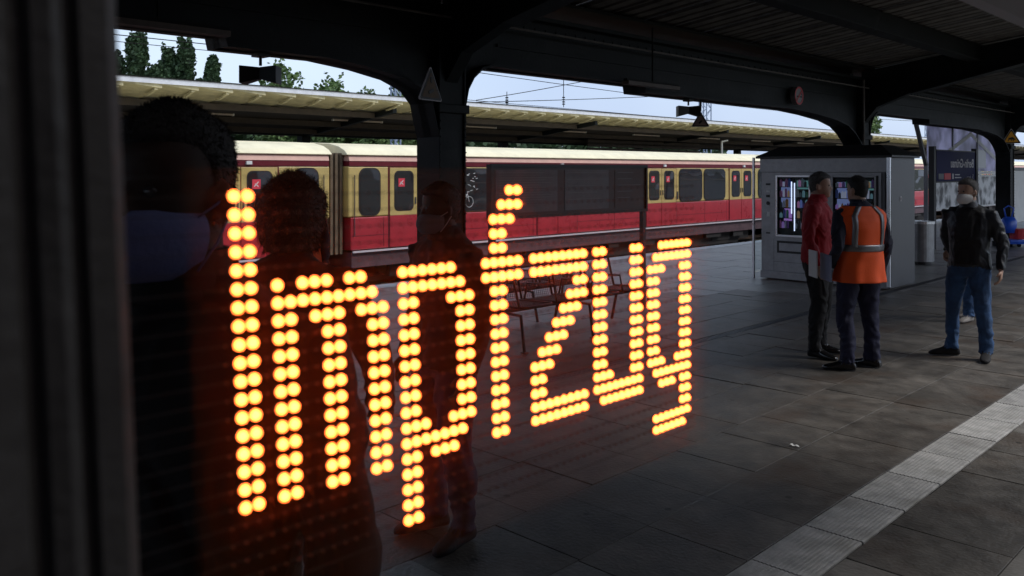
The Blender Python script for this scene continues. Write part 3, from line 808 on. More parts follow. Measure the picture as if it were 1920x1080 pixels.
# hedge masses seen under the canopy
rg = random.Random(5)
mb = MB()
for i in range(26000):
    y = rg.uniform(6, 75); zt = 5.2 + 1.0 * noise.noise(Vector((y * .35, 0, 0))) ; z = rg.uniform(-1.2, zt)
    x = -45 + rg.uniform(-1.5, 1.5) + .8 * noise.noise(Vector((y * .5, z * .5, 3)))
    p = Vector((x, y, z)); u = Vector((rg.uniform(-1, 1), rg.uniform(-1, 1), rg.uniform(-1, 1))).normalized() * .28; v = u.orthogonal().normalized() * .2
    mb._add([p - u, p + v, p + u, p - v], [(0, 1, 2, 3)])
tag(mb.build('undergrowth', M['leafd']), 'dense green bushes along the railway behind the opposite platform', 'bushes', None, 'stuff')
# house with red tiled roof
t = thing('house', 'house with a pinkish red tiled roof glimpsed above the train at left', 'house', (-60, 21, -1.3))
MB().box(-66, -58, 10, 25.6, -1.3, 3.0).build('wall', M['plaster'], t)
MB().prism([(-57.6, 3.0), (-62, 6.4), (-66.4, 3.0)], 'y', 9.7, 25.9).build('roof', M['tile'], t)
for k in range(12):
    f_ = k / 12; MB().box(-57.62 - 4.4*f_, -57.5 - 4.4*f_, 9.7, 25.9, 3.02 + 3.4*f_, 3.10 + 3.4*f_).build('tile_course', M['tile'], t)
def mast(x, y, w, h, label):
    t = thing('lattice_mast', label, 'mast', (x, y, -1.3), 'overhead line masts beyond the platforms')
    mb = MB()
    for i in (-1, 1):
        for j in (-1, 1): mb.bar((x + i*w/2, y + j*w/2, -1.3), (x + i*w/2, y + j*w/2, h), .06, .06)
    mb.build('leg_angles', M['mast'], t)
    mb = MB(); z = -1.; k = 0
    while z < h - w:
        s_ = 1 if k % 2 else -1
        for j in (-1, 1):
            mb.bar((x - s_*w/2, y + j*w/2, z), (x + s_*w/2, y + j*w/2, z + w), .035, .035)
            mb.bar((x + j*w/2, y - s_*w/2, z), (x + j*w/2, y + s_*w/2, z + w), .035, .035)
        z += w; k += 1
    mb.build('lattice', M['mast'], t)
    MB().bar((x, y, h - .6), (x + 3.4, y, h - .3), .06, .06).bar((x, y, h - 1.6), (x + 3.2, y, h - 1.9), .05, .05).build('cantilever_arm', M['mast'], t)
mast(-33, 25.7, .32, 9.0, 'blue grey lattice mast just left of the thick column')
mast(-33, 53.3, .6, 9.0, 'blue grey lattice mast behind the small hanging loudspeaker')
mast(-33, 98, .5, 12, 'thin grey mast in the sky gap right of the kiosk column')
def wire(a, b_, sag, r, label, n=12):
    pts = [Vector(a).lerp(Vector(b_), i/n) - Vector((0, 0, sag*4*(i/n)*(1-i/n))) for i in range(n+1)]
    tag(MB().tube(pts, r, 5).build('overhead_wire', M['iron2']), label, 'wire', 'overhead line wires against the sky')
wire((-33, -20, 6.95), (-33, 25, 6.95), .1, .02, 'upper thin overhead wire above the poplars')
wire((-33, -20, 6.7), (-33, 25, 6.7), .1, .015, 'lower thin overhead wire above the poplars')
wire((-33, 26, 7.1), (-33, 98, 7.1), .5, .02, 'long overhead wire running along the sky gap to the masts')
wire((-33, 28, 5.5), (-33, 98, 5.4), .1, .015, 'lowest contact wire just above the opposite canopy edge')
wire((-33, 31, 5.5), (-30, 43.5, 8.2), .1, .02, 'overhead wire slanting up from the left insulator')
wire((-33, 31, 5.4), (-30, 55, 7.4), .1, .02, 'overhead wire slanting gently up across the sky gap')
wire((-33, 53, 8.4), (-31, 75, 5.9), .1, .02, 'overhead wire slanting down right of the far mast')
for i, (y, z0, z1, lab) in enumerate(((33.3, 5.2, 6.1, 'small dark insulator standing above the canopy edge, nearer the thick column'), (38.0, 5.5, 7.3, 'dark insulator hanging in the middle of the sky gap'))):
    t = thing('line_insulator', lab, 'insulator', (-33, y, z0), 'insulators of the overhead line')
    MB().tube([(-33, y, z0), (-33, y, z1)], .02, 6).build('rod', M['iron'], t)
    mb = MB()
    for k in range(4): mb.tube([(-33, y, z0 + .15 + k*.13), (-33, y, z0 + .21 + k*.13)], .085, 10)
    mb.build('insulator_discs', M['iron'], t)

# ------------------------------------------------------------ vending kiosk
KX0, KX1, KY0, KY1 = -7.11, -5.0, 13.2, 14.24
k_ = thing('vending_kiosk', 'stainless steel kiosk with two vending machines and a black hipped roof', 'kiosk', ((KX0+KX1)/2, (KY0+KY1)/2, 0))
MB().box(KX0, KX1, KY0 + .03, KY1, .02, 2.0).build('housing', M['steel_d'], k_, bevel=.006)
MB().box(KX0 - .01, KX1 + .01, KY0 - .0, KY0 + .03, 1.775, 2.0).build('header_panel', M['steel'], k_, bevel=.004)
MB().box(KX0, KX1 - .02, KY0 - .005, KY0 + .03, .02, .14).build('plinth', M['steel'], k_, bevel=.004)
kc = ((KX0 + KX1)/2, (KY0 + KY1)/2)
mb = MB()
mb.loft([[(KX0-.06, KY0-.06, 2.0), (KX1+.06, KY0-.06, 2.0), (KX1+.06, KY1+.06, 2.0), (KX0-.06, KY1+.06, 2.0)],
         [(KX0-.06, KY0-.06, 2.035), (KX1+.06, KY0-.06, 2.035), (KX1+.06, KY1+.06, 2.035), (KX0-.06, KY1+.06, 2.035)],
         [(KX0+.22, KY0+.25, 2.20), (KX1-.22, KY0+.25, 2.20), (KX1-.22, KY1-.25, 2.20), (KX0+.22, KY1-.25, 2.20)]])
mb.build('roof', M['black'], k_, bevel=.006)
MB().box(KX1 - .035, KX1 + .015, KY0 - .015, KY0 + .03, .05, 2.0).build('corner_trim', M['steel_l'], k_)
MB().box(KX1 - .10, KX1 - .06, KY0 - .006, KY0 + .03, .14, 1.775).build('corner_strip', M['steel_d'], k_)
MB().box(KX1 + .0, KX1 + .012, KY0 + .06, KY1 - .03, .06, 1.97).build('side_panel', M['steel_d'], k_, bevel=.003)
em = disc(0, 13.62, 1.37, .026, .04, KX1 + .012, KX1 + .017, 20); em.build('side_emblem', M['signwhite'], k_)
MB().box(KX1 + .012, KX1 + .017, 13.612, 13.628, 1.352, 1.388).build('side_emblem_mark', M['signwhite'], k_)
for (a, b_) in ((KX0, -7.03), ):
    MB().box(KX0 - .14, KX0 - .11, KY0 - .02, KY0 + .02, 0, 2.02).build('side_post', M['steel_l'], k_)
    MB().box(KX0 - .13, KX0 - .12, KY0 + .02, KY1, .1, 1.95).build('side_glass', M['cglass'], k_)
prod_cols = [mat('pack_' + n_, c_, .4) for n_, c_ in (('white', (.7, .7, .75)), ('violet', (.35, .15, .6)), ('orange', (.7, .3, .05)), ('blue', (.08, .16, .6)), ('pink', (.7, .2, .45)), ('dark', (.05, .05, .07)), ('green', (.1, .4, .2)), ('silver', (.5, .55, .6)))]
prod_e = [emit('lit_pack_' + n_, c_, .16) for n_, c_ in (('white', (.6, .65, .9)), ('violet', (.40, .25, .75)), ('pink', (.6, .28, .6)), ('amber', (.5, .33, .2)), ('blue', (.2, .28, .75)), ('teal', (.2, .4, .5)))]
def machine(x0, x1, w0, w1, seed):
    rg = random.Random(seed)
    f = MB()
    z0, z1 = .75, 1.695
    yf = KY0
    # face frame pieces around the window opening
    f.box(x0, w0, yf, yf + .03, .145, 1.77); f.box(w1, x1, yf, yf + .03, .145, 1.77)
    f.box(w0, w1, yf, yf + .03, z1, 1.77); f.box(w0, w1, yf, yf + .03, .145, z0)
    fo = f.build('machine_front', M['steel'], k_)
    MB().box(x1 + .003, x1 + .035, yf - .002, yf + .03, .145, 1.77).build('machine_gap', M['black'], k_)
    # window rim
    r_ = MB(); e = .03
    r_.box(w0 - e, w0, yf - .02, yf - .001, z0 - e, z1 + e).box(w1, w1 + e, yf - .02, yf - .001, z0 - e, z1 + e).box(w0, w1, yf - .02, yf - .001, z1, z1 + e).box(w0, w1, yf - .02, yf - .001, z0 - e, z0)
    r_.build('window_rim', M['steel_l'] if seed == 1 else M['steel'], k_, bevel=.003)
    MB().box(w1 + .035, w1 + .06, yf - .004, yf - .001, z0 - .03, z1 + .03).build('rim_seam', M['black'], k_)
    # dark cabinet interior cut into the housing front
    yb = yf + .024
    MB().box(w0, w1, yb, yb + .004, z0, z1).build('cabinet_back', M['black'], k_)
    xm = (w0 + w1) / 2 + .0
    MB().box(w0 + .05, xm - .03, yb - .004, yb - .001, 1.2, 1.62).build('lit_backing', M['back_b'], k_)
    MB().box(w0 + .10, xm - .03, yb - .004, yb - .001, .98, 1.18).build('lit_backing', M['back_v'], k_)
    MB().box(xm + .05, w1 - .02, yb - .004, yb - .001, 1.50, 1.64).build('lit_backing', M['back_g'], k_)
    for xx, za, zb in ((xm - .035, 1.10, 1.62), (xm + .015, .82, 1.60)):
        MB().box(xx - .008, xx + .008, yb - .012, yb - .006, za, zb).build('light_tube', M['tube_b'], k_)
    MB().box(xm - .020, xm - .002, yb - .014, yb - .005, .76, 1.68).build('mullion', M['black'], k_)
    for i in range(5):
        z = .86 + i * .17
        MB().box(w0, w1, yb - .010, yb - .004, z - .012, z).build('shelf', M['black'], k_)
        x = w0 + .03
        while x < w1 - .05:
            ww = rg.uniform(.025, .05)
            if not (xm - .06 < x + ww/2 < xm + .04):
                hh = rg.uniform(.06, .13)
                lit = rg.random() < .38
                o = MB().box(x, x + ww, yb - .018, yb - .004, z, z + hh).box(x + ww*.3, x + ww*.7, yb - .018, yb - .006, z + hh, z + hh + .015).build('snack_pack', rg.choice(prod_e) if lit else rg.choice(prod_cols), k_)
            x += ww + rg.uniform(.006, .02)
    MB().box(w0, w1, yf - .012, yf - .008, z0, z1).build('window_glass', M['cglass'], k_)
    # delivery hatch
    h = MB(); e = .035; hx0, hx1, hz0, hz1 = w0 - .01, w1 + .03, .45, .65
    h.box(hx0, hx1, yf - .006, yf - .001, hz0, hz0 + e).box(hx0, hx1, yf - .006, yf - .001, hz1 - e, hz1).box(hx0, hx0 + e, yf - .006, yf - .001, hz0 + e, hz1 - e).box(hx1 - e, hx1, yf - .006, yf - .001, hz0 + e, hz1 - e)
    h.build('hatch_surround', M['black'], k_)
    MB().box(hx0 + e + .003, hx1 - e - .003, yf - .010, yf - .001, hz0 + e + .003, hz1 - e - .003).build('hatch_flap', M['steel'], k_, bevel=.002)
    # coin side fittings
    cx = x0 + .12
    MB().box(cx - .04, cx + .04, yf - .006, yf - .001, 1.56, 1.59).build('note_slot', M['black'], k_)
    MB().box(cx - .03, cx + .03, yf - .006, yf - .001, 1.44, 1.47).build('price_display', M['white'], k_)
    MB().box(cx - .035, cx + .03, yf - .008, yf - .001, 1.36, 1.40).build('card_reader', M['black'], k_)
    MB().prism([(cx + .028*math.cos(a*math.pi/8), 1.26 + .032*math.sin(a*math.pi/8)) for a in range(16)], 'y', yf - .014, yf - .001).build('lock', M['black'], k_)
    MB().box(cx - .025, cx + .025, yf - .003, yf - .001, 1.04, 1.12).build('price_sticker', M['white'], k_)
    MB().box(cx - .035, cx + .035, yf - .008, yf - .001, .755, .78).build('coin_return', M['black'], k_)
    MB().box(x0 + .22, x0 + .224, yf - .002, yf - .001, .15, .68).box(x0 + .22, x1 - .02, yf - .002, yf - .001, .30, .304).build('panel_seam', M['black'], k_)
machine(KX0 + .02, -6.17, -6.80, -6.26, 1)
machine(-6.11, -5.12, -5.86, -5.22, 2)

# ------------------------------------------------------------ timetable case
tc = thing('timetable_case', 'long dark timetable display case on legs behind the wire seats', 'display case', (-6.7, 7.95, 0))
MB().box(-6.76, -6.70, 6.5, 9.38, 1.27, 1.87).build('case', M['posterd'], tc, bevel=.005)
mb = MB()
for a, b_, c_, d_ in ((6.5, 9.38, 1.84, 1.875), (6.5, 9.38, 1.265, 1.30), (6.5, 6.53, 1.30, 1.84), (9.35, 9.38, 1.30, 1.84), ):
    mb.box(-6.70, -6.675, a, b_, c_, d_)
mb.build('case_frame', M['black'], tc)
for i, (a, b_, m_) in enumerate(((6.58, 7.6, 'posterg'), (7.73, 8.57, 'posterg'), (8.7, 9.3, 'posterd'))):
    ps = MB().box(-6.70, -6.695, a, b_, 1.33, 1.81).build('timetable_sheet', M[m_], tc)
    ln = MB()
    for k in range(14 if i == 0 else 5):
        z = 1.78 - k * (.028 if i == 0 else .08)
        ln.box(-6.695, -6.693, a + .05, b_ - .05 - rr.uniform(0, .25), z - .006, z)
    ln.build('print_lines', mat('faint_print', (.17, .17, .18), .6), ps)
for y in (6.56, 9.34):
    MB().box(-6.76, -6.70, y - .03, y + .03, .0, 1.264).build('leg', M['black'], tc)

# ------------------------------------------------------------ wire seats
def bench(x0, side, y0, n, label):
    t = thing('wire_bench', label, 'bench', (x0, y0, 0), 'back to back wire mesh benches')
    W = .56
    xf = x0 + side * .60; xb = x0 + side * .06
    MB().tube([(x0 + side*.30, y0 - .03, .37), (x0 + side*.30, y0 + n*W + .03, .37)], .022, 8).build('crossbar', M['wire'], t)
    for i in range(n):
        a = y0 + i*W + .035; b_ = a + W - .07
        fr = MB()
        # seat loop
        fr.tube([(xb, a, .42), (xf - side*.05, a, .44), (xf, a + .05, .44), (xf, b_ - .05, .44), (xf - side*.05, b_, .44), (xb, b_, .42)], .012, 6)
        # back loop, rounded top
        pts = [(xb, a, .42), (xb - side*.08, a, .72)] + [(xb - side*(.09 + .01*math.sin(q*math.pi/6)), (a+b_)/2 - (b_-a)/2*math.cos(q*math.pi/6), .74 + .10*math.sin(q*math.pi/6)) for q in range(7)] + [(xb - side*.08, b_, .72), (xb, b_, .42)]
        fr.tube(pts, .012, 6)
        so = fr.build('seat_frame', M['wire'], t, smooth=True)
        ms = MB(); N = 16
        for k in range(1, N):
            f_ = k / N; yy = a + (b_ - a)*f_
            ms.bar((xb, yy, .415), (xf, yy, .435), .003, .003)
            ms.bar((xb, yy, .43), (xb - side*.085, yy, .74 + .09*math.sin(f_*math.pi)), .003, .003)
            ms.bar((xb + (xf-xb)*f_, a, .417 + .02*f_), (xb + (xf-xb)*f_, b_, .417 + .02*f_), .003, .003)
            ms.bar((xb - side*.08*f_, a, .42 + .32*f_), (xb - side*.08*f_, b_, .42 + .32*f_), .003, .003)
        ms.build('seat_mesh', M['wire'], so)
        MB().tube([(xb + side*.06, a - .02, .43), (xb + side*.1, a - .02, .60), (xf - side*.06, a - .02, .62), (xf - side*.02, a - .02, .44)], .011, 6).build('armrest', M['wire'], t, smooth=True)
    for i in range(0, n + 1):
        if n > 3 and i % 2 and i != n: continue
        yy = min(max(y0 + i*W, y0 + .05), y0 + n*W - .05)
        MB().tube([(x0 + side*.30, yy, .37), (xf - side*.03, yy, .36), (xf + side*.02, yy, .012)], .017, 8).build('leg', M['wire'], t)
        MB().tube([(x0 + side*.30, yy, .37), (xb + side*.06, yy, .36), (xb - side*.02, yy, .012)], .017, 8).build('leg', M['wire'], t)
        MB().box(xf + side*.02 - .03, xf + side*.02 + .03, yy - .025, yy + .025, 0, .012).build('foot_plate', M['wire'], t)
bench(-6.47, 1, 6.1, 4, 'wire mesh bench with rounded backs nearer the tactile strip')
bench(-6.85, -1, 6.35, 4, 'wire mesh bench facing the train, back to back with the other')

# ------------------------------------------------------------ bin
bn = thing('waste_bin', 'round stainless steel waste bin between kiosk and masked man', 'bin', (-6.0, 17.4, 0))
MB().tube([(-6, 17.4, .06), (-6, 17.4, .78)], .24, 28).build('body', M['steel'], bn, smooth=False)
MB().tube([(-6, 17.4, .782), (-6, 17.4, .83)], .255, 28).build('lid', M['steel_l'], bn)
MB().tube([(-6, 17.4, 0), (-6, 17.4, .058)], .20, 20).build('foot', M['black'], bn)

# ------------------------------------------------------------ station name sign (reads mirrored, as in the photograph)
def text_mesh(txt, size, parent, m, origin, ydir, name, bold=.0, mirror=True):
    # text on a plane x = const seen from +x, running along y ; mirrored so that it runs towards -y
    cu = D_.curves.new(name, 'FONT'); cu.body = txt; cu.size = size; cu.extrude = .002; cu.offset = bold
    o = D_.objects.new(name + '_tmp', cu); COL.objects.link(o)
    dg = bpy.context.evaluated_depsgraph_get()
    me = D_.meshes.new_from_object(o.evaluated_get(dg))
    D_.objects.remove(o); D_.curves.remove(cu)
    off = rootloc(parent)
    for v in me.vertices:
        x, y, z = v.co
        v.co = Vector((origin[0] + z, origin[1] + ydir * x, origin[2] + y)) - off
    me.materials.clear(); me.materials.append(m)
    ob = D_.objects.new(name, me); COL.objects.link(ob); ob.parent = parent
    return ob
sg = thing('station_name_sign', 'dark blue station name board with mirrored white lettering on a black post', 'sign', (-6.9, 21.0, 0))
MB().box(-6.96, -6.90, 21.05, 23.85, 1.55, 2.26).build('board', M['navy'], sg, bevel=.006)
MB().box(-6.97, -6.895, 21.03, 23.87, 2.262, 2.29).box(-6.97, -6.895, 21.03, 23.87, 1.52, 1.548).build('board_edge', M['black'], sg)
for y in (20.88, 23.95):
    MB().box(-7.0, -6.88, y - .07, y + .07, 0, 2.36).build('post', M['black'], sg)
text_mesh('Berlin-Grünau', .30, sg, M['signwhite'], (-6.895, 23.72, 1.88), -1, 'station_lettering', .004)
text_mesh('S', .16, sg, M['signwhite'], (-6.895, 23.70, 1.60), -1, 'small_symbol')
text_mesh('Ausgang', .09, sg, M['signwhite'], (-6.895, 23.50, 1.61), -1, 'exit_lettering')
MB().box(-6.90, -6.893, 21.55, 22.0, 1.59, 1.74).build('red_line_panel', M['signred'], sg)
MB().box(-6.90, -6.893, 21.15, 21.5, 1.60, 1.73).build('grey_symbol_panel', M['steel_d'], sg)
MB().box(-6.90, -6.893, 22.1, 22.2, 1.60, 1.73).box(-6.90, -6.893, 22.3, 22.75, 1.62, 1.645).box(-6.90, -6.893, 22.3, 22.65, 1.69, 1.715).build('direction_print', M['signwhite'], sg)
# glazed stair enclosure further on
GX = -10.95
ge = thing('glazed_shelter', 'glazed shelter with panes painted with a lilac reflection and a slanted frame post', 'shelter', (GX, 37, 0))
for a, b_ in ((32.4, 35.0), (35.1, 38.0), (38.1, 42.0)):
    MB().box(GX - .01, GX + .01, a, b_, 1.78, 3.52).build('glass_pane', M['glaze_reflection'], ge)
MB().box(GX - .05, GX + .05, 32.4, 42.2, 1.66, 1.76).build('white_rail', M['white'], ge)
MB().bar((GX, 31.2, 3.60), (GX, 32.3, 2.0), .12, .12, up=(1, 0, 0)).bar((GX, 32.3, 2.05), (GX, 32.3, 0.0), .12, .12).build('slanted_post', M['steel_d'], ge)
for q_ in (35.0, 38.0): MB().box(GX - .05, GX + .05, q_, q_ + .1, 1.78, 3.52).build('mullion', M['steel_d'], ge)
MB().box(GX - .07, GX + .07, 31.2, 42.2, 3.522, 3.62).build('top_rail', M['iron'], ge)
MB().bar((GX + .03, 34.0, 2.35), (GX + .03, 37.2, 3.25), .16, .02, up=(1, 0, 0)).bar((GX + .03, 37.2, 3.25), (GX + .03, 40.5, 2.3), .16, .02, up=(1, 0, 0)).build('gable_moulding', M['white'], ge)
MB().box(GX + .012, GX + .02, 37.8, 39.2, 1.9, 2.65).build('grey_panel', M['steel'], ge)
mu = thing('photo_mural', 'black and white photo mural below the lilac glazing', 'mural', (GX + .2, 37, 0))
MB().box(GX + .15, GX + .2, 32.4, 42.1, .35, 1.63).build('backing_board', M['white'], mu)
mm = D_.materials.new('mural_print'); mm.use_nodes = True
n = mm.node_tree.nodes; l = mm.node_tree.links
vo = n.new('ShaderNodeTexVoronoi'); vo.inputs['Scale'].default_value = 2.2
nz = n.new('ShaderNodeTexNoise'); nz.inputs['Scale'].default_value = 3.5; nz.inputs['Detail'].default_value = 7
gg = n.new('ShaderNodeNewGeometry'); l.new(gg.outputs['Position'], vo.inputs['Vector']); l.new(gg.outputs['Position'], nz.inputs['Vector'])
mx = n.new('ShaderNodeMix'); mx.data_type = 'RGBA'; mx.inputs['Factor'].default_value = .5
l.new(vo.outputs['Distance'], mx.inputs['A']); l.new(nz.outputs['Fac'], mx.inputs['B'])
rp = n.new('ShaderNodeValToRGB'); rp.color_ramp.elements[0].position = .36; rp.color_ramp.elements[1].position = .58; rp.color_ramp.elements[0].color = (.02, .02, .022, 1); rp.color_ramp.elements[1].color = (.85, .85, .87, 1)
l.new(mx.outputs['Result'], rp.inputs['Fac']); l.new(rp.outputs['Color'], n['Principled BSDF'].inputs['Base Color'])
MB().box(GX + .2, GX + .205, 32.6, 41.9, .42, 1.56).build('print', mm, mu)
for y in (32.6, 41.8): MB().box(GX + .16, GX + .19, y - .05, y + .05, 0, .35).build('leg', M['steel_d'], mu)
nb = thing('notice_board', 'white notice board right of the column with the yellow triangle', 'notice board', (-6.3, 26.2, 0))
MB().box(-6.35, -6.3, 24.5, 28.2, .45, 1.80).build('panel', M['white'], nb, bevel=.01)
MB().box(-6.38, -6.27, 24.45, 28.25, 1.802, 1.88).box(-6.36, -6.29, 24.5, 24.56, 0, .45).box(-6.36, -6.29, 28.1, 28.2, 0, .45).build('frame', M['steel_d'], nb)

# ------------------------------------------------------------ cleaning cart
cc = thing('cleaning_cart', 'blue cleaning cart with a red bucket at the foot of the column', 'cart', (-5.72, 22.55, 0))
cx, cy = -5.72, 22.55
u = Vector((CR.x, CR.y, 0)); w = Vector((CD.x, CD.y, 0)); c0_ = Vector((cx, cy, 0))
def ring(c_, a, b_, z, n=16, p=2.6):
    return [c_ + u*a*math.copysign(abs(math.cos(t_))**(2/p), math.cos(t_)) + w*b_*math.copysign(abs(math.sin(t_))**(2/p), math.sin(t_)) + Vector((0, 0, z)) for t_ in [2*math.pi*k/n for k in range(n)]]
MB().loft([ring(c0_, .30, .2, .10), ring(c0_, .32, .22, .16), ring(c0_ , .32, .22, .20)]).build('base_tray', M['bluep'], cc, smooth=False)
MB().loft([ring(c0_ + u*.12, .15, .15, .21), ring(c0_ + u*.12, .18, .18, .45)]).build('bucket', M['redp'], cc)
MB().loft([ring(c0_ - u*.12, .13, .14, .35), ring(c0_ - u*.12, .18, .18, .50), ring(c0_ - u*.10, .17, .17, .62), ring(c0_ - u*.08, .10, .1, .72)]).build('wringer', M['bluep'], cc, smooth=True)
MB().tube([c0_ - u*.16 + Vector((0, 0, .70)), c0_ - u*.20 + Vector((0, 0, .92)), c0_ - u*.10 + Vector((0, 0, .98)), c0_ + u*.03 + Vector((0, 0, .92)), c0_ - u*.03 + Vector((0, 0, .70))], .018, 8).build('handle', M['bluep'], cc, smooth=True)
for a, b_ in ((-.24, -.15), (.24, -.15), (-.24, .15), (.24, .15)):
    q = c0_ + u*a + w*b_
    MB().tube([q + Vector((0, -.015, .045)), q + Vector((0, .015, .045))], .045, 12).build('castor', M['black'], cc)

# ------------------------------------------------------------ unseen train added on this side to block side light
nt = thing('train_car', 'unseen train car added along this side of the platform to block side light', 'train car', (2.4, -9, 0))
MB().prism([(.95, -.05), (.95, 2.1), (1.1, 2.4), (1.8, 2.62), (3.0, 2.62), (3.7, 2.4), (3.85, 2.1), (3.85, -.05)], 'y', -26, 8.4).build('body', M['dred'], nt)
for i in range(10):
    y = -24 + i * 3.2
    f_ = MB().prism(rrect(y, y + 2.0, .85, 1.85, .15), 'x', .93, .955).build('window', M['rubber'], nt)
    MB().prism(rrect(y + .05, y + 1.95, .9, 1.8, .13), 'x', .92, .94).build('pane', M['glass'], f_)

# ------------------------------------------------------------ unseen hall added behind the viewer to block low sky
sh_ = thing('sky_block_hall', 'unseen brick block added behind the viewer to shut out low sky', 'light blocker', (12, -17, -1.3))
MB().box(7, 18, -45, 10, -1.3, 11).build('wall', mat('blocker_brick', (.16, .09, .07), .9, var=.3, vscale=3), sh_)
MB().box(6.8, 18.2, -45.3, 10.3, 11.002, 11.5).build('roof', M['iron2'], sh_)
for i in range(6):
    w_ = MB().box(6.96, 6.998, -40 + i*8, -37 + i*8, 2, 5).build('window', M['white'], sh_)
    MB().box(6.94, 6.957, -39.8 + i*8, -37.2 + i*8, 2.2, 4.8).build('pane', M['glass'], w_)

# ------------------------------------------------------------ people
def ell(c, ax, ay, rx, ry, n=20, p=2.0):
    return [c + ax*rx*math.copysign(abs(math.cos(t_))**(2/p), math.cos(t_)) + ay*ry*math.copysign(abs(math.sin(t_))**(2/p), math.sin(t_)) for t_ in [2*math.pi*k/n for k in range(n)]]
def person(label, loc, facing, H=1.75, head_dir=None, jacket='jblack', trousers='tblack', hair='hairb', shoes='shoe', arms=None, legs=None, bulk=1.0, lean=0.0,
           coat_z=.86, mask=None, hairkind='short', vest=False, voxel=.011, group=None, belly=0.0, folder=False, collar=True, seed=0, skinface=True, skin='skin', openfront=False):
    """local frame: +y forward, +x the person's right ... heights for a 1.75 m figure"""
    t = thing('person', label, 'person', (loc[0], loc[1], 0), group)
    F = Vector((facing[0], facing[1], 0)).normalized(); X = Vector((F.y, -F.x, 0))
    k = H / 1.75
    def Wd(p): return X*p[0]*k + F*p[1]*k + Vector((0, 0, p[2]*k))
    Zv = Vector((0, 0, 1))
    hd = Vector((head_dir[0], head_dir[1], 0)).normalized() if head_dir else F
    hx = Vector((hd.y, -hd.x, 0))
    regs = {}
    geo = MB(); regpts = []
    def addloft(rings, reg):
        geo.loft(rings)
        for i in range(len(rings) - 1):
            for s_ in (0, .33, .66):
                for a, b_ in zip(rings[i], rings[i+1]): regpts.append((a.lerp(b_, s_), reg))
        for a in rings[-1]: regpts.append((a, reg))
    def limb(P, rad, reg, n=16, sq=1.0):
        pts = [Wd(p) for p in P]
        # densify
        rings = []; uu = None
        for i, p in enumerate(pts):
            d = (pts[min(i+1, len(pts)-1)] - pts[max(i-1, 0)]).normalized()
            uu = (X - d*X.dot(d)).normalized()
            ww = d.cross(uu)
            rings.append([p + (uu*math.cos(2*math.pi*q/n) + ww*math.sin(2*math.pi*q/n)*sq)*rad[i]*k for q in range(n)])
        addloft(rings, reg)
    B = bulk
    L = legs or {}
    hipw = .095
    for side, key in ((-1, 'L'), (1, 'R')):
        foot = L.get(key, (side*.12, 0.0)); toe = L.get(key + 'dir', (side*.25, 1.0))
        hip = (side*hipw, 0, .90); kn = ((hip[0] + foot[0])/2 + side*.01, (foot[1])/2 + .03, .49); an = (foot[0], foot[1] - .02, .09)
        limb([hip, ((hip[0]+kn[0])/2, (hip[1]+kn[1])/2 + .01, .70), kn, ((kn[0]+an[0])/2, (kn[1]+an[1])/2 - .015, .30), (an[0], an[1], .14), (an[0], an[1]+.005, .075)],
             [.098*B, .090*B, .070*B, .066*B, .060*B, .066*B], 'trousers')
        # shoe
        td = (X*toe[0] + F*toe[1]).normalized(); tx = Vector((td.y, -td.x, 0)); a0 = Wd((an[0], an[1], 0))
        rings = []
        for s_, hw, zt in ((-.075, .030, .055), (-.055, .038, .085), (.0, .042, .10), (.06, .045, .085), (.12, .050, .062), (.17, .046, .048), (.205, .030, .036), (.22, .012, .022)):
            c_ = a0 + td*s_*k + Zv*(zt*k/2 + .004)
            rings.append(ell(c_, tx, Zv, hw*k, zt*k/2, 16, 2.8))
        addloft(rings, 'shoes')
    # pelvis + torso
    def TR(z, w, d, y=0.0): return ell(Wd((0, y + lean*(z-.9), z)), X, F, w*k*B, d*k*(B + (belly if .9 < z < 1.3 else 0)), 24, 2.3)
    addloft([TR(.80, .13, .10), TR(.86, .165, .115), TR(.92, .168, .118), TR(.98, .16, .112)], 'trousers')
    addloft([TR(coat_z, .178, .130), TR(coat_z + .04, .180, .132), TR(1.00, .172, .125), TR(1.08, .168, .122, .005), TR(1.18, .178, .126, .008), TR(1.28, .190, .128, .004), TR(1.37, .196, .120), TR(1.43, .182, .102, -.005), TR(1.47, .135, .082, -.008), TR(1.505, .078, .068, -.005), TR(1.53, .060, .060, 0)], 'jacket')
    # arms
    A = arms or {}
    hands = []
    for side, key in ((-1, 'L'), (1, 'R')):
        sh = (side*.185*B, lean*.5, 1.405)
        el = A.get(key + 'e', (side*.245*B, -.03, 1.12)); wr = A.get(key + 'w', (side*.235*B, .06, .87))
        m1 = tuple((a+b_)/2 for a, b_ in zip(sh, el)); m2 = tuple((a+b_)/2 for a, b_ in zip(el, wr))
        limb([(side*.11, lean*.5, 1.42), sh, m1, el, m2, wr], [.055, .066*B, .060*B, .053*B, .047*B, .042*B], 'jacket')
        hands.append((side, Wd(el), Wd(wr)))
    # neck + head
    lean_h = Wd((0, lean*.65 + .015, 0))
    top = 1.75
    addloft([ell(lean_h + Zv*z*k - hd*.01*k, hx, hd, r_*k, r_*k*1.05, 16) for z, r_ in ((1.44, .060), (1.50, .056), (1.56, .056), (1.60, .055))], 'skin')
    chin = top - .232
    hc = lean_h + hd*.015*k
    HS = [(-.006, .022, .080, -.02), (.008, .038, .092, .015), (.03, .050, .096, .045), (.06, .061, .094, .07), (.09, .067, .091, .085), (.115, .070, .088, .094), (.14, .074, .093, .099), (.165, .075, .091, .099), (.19, .070, .080, .092), (.210, .057, .060, .075), (.224, .037, .036, .048), (.231, .014, .012, .02)]
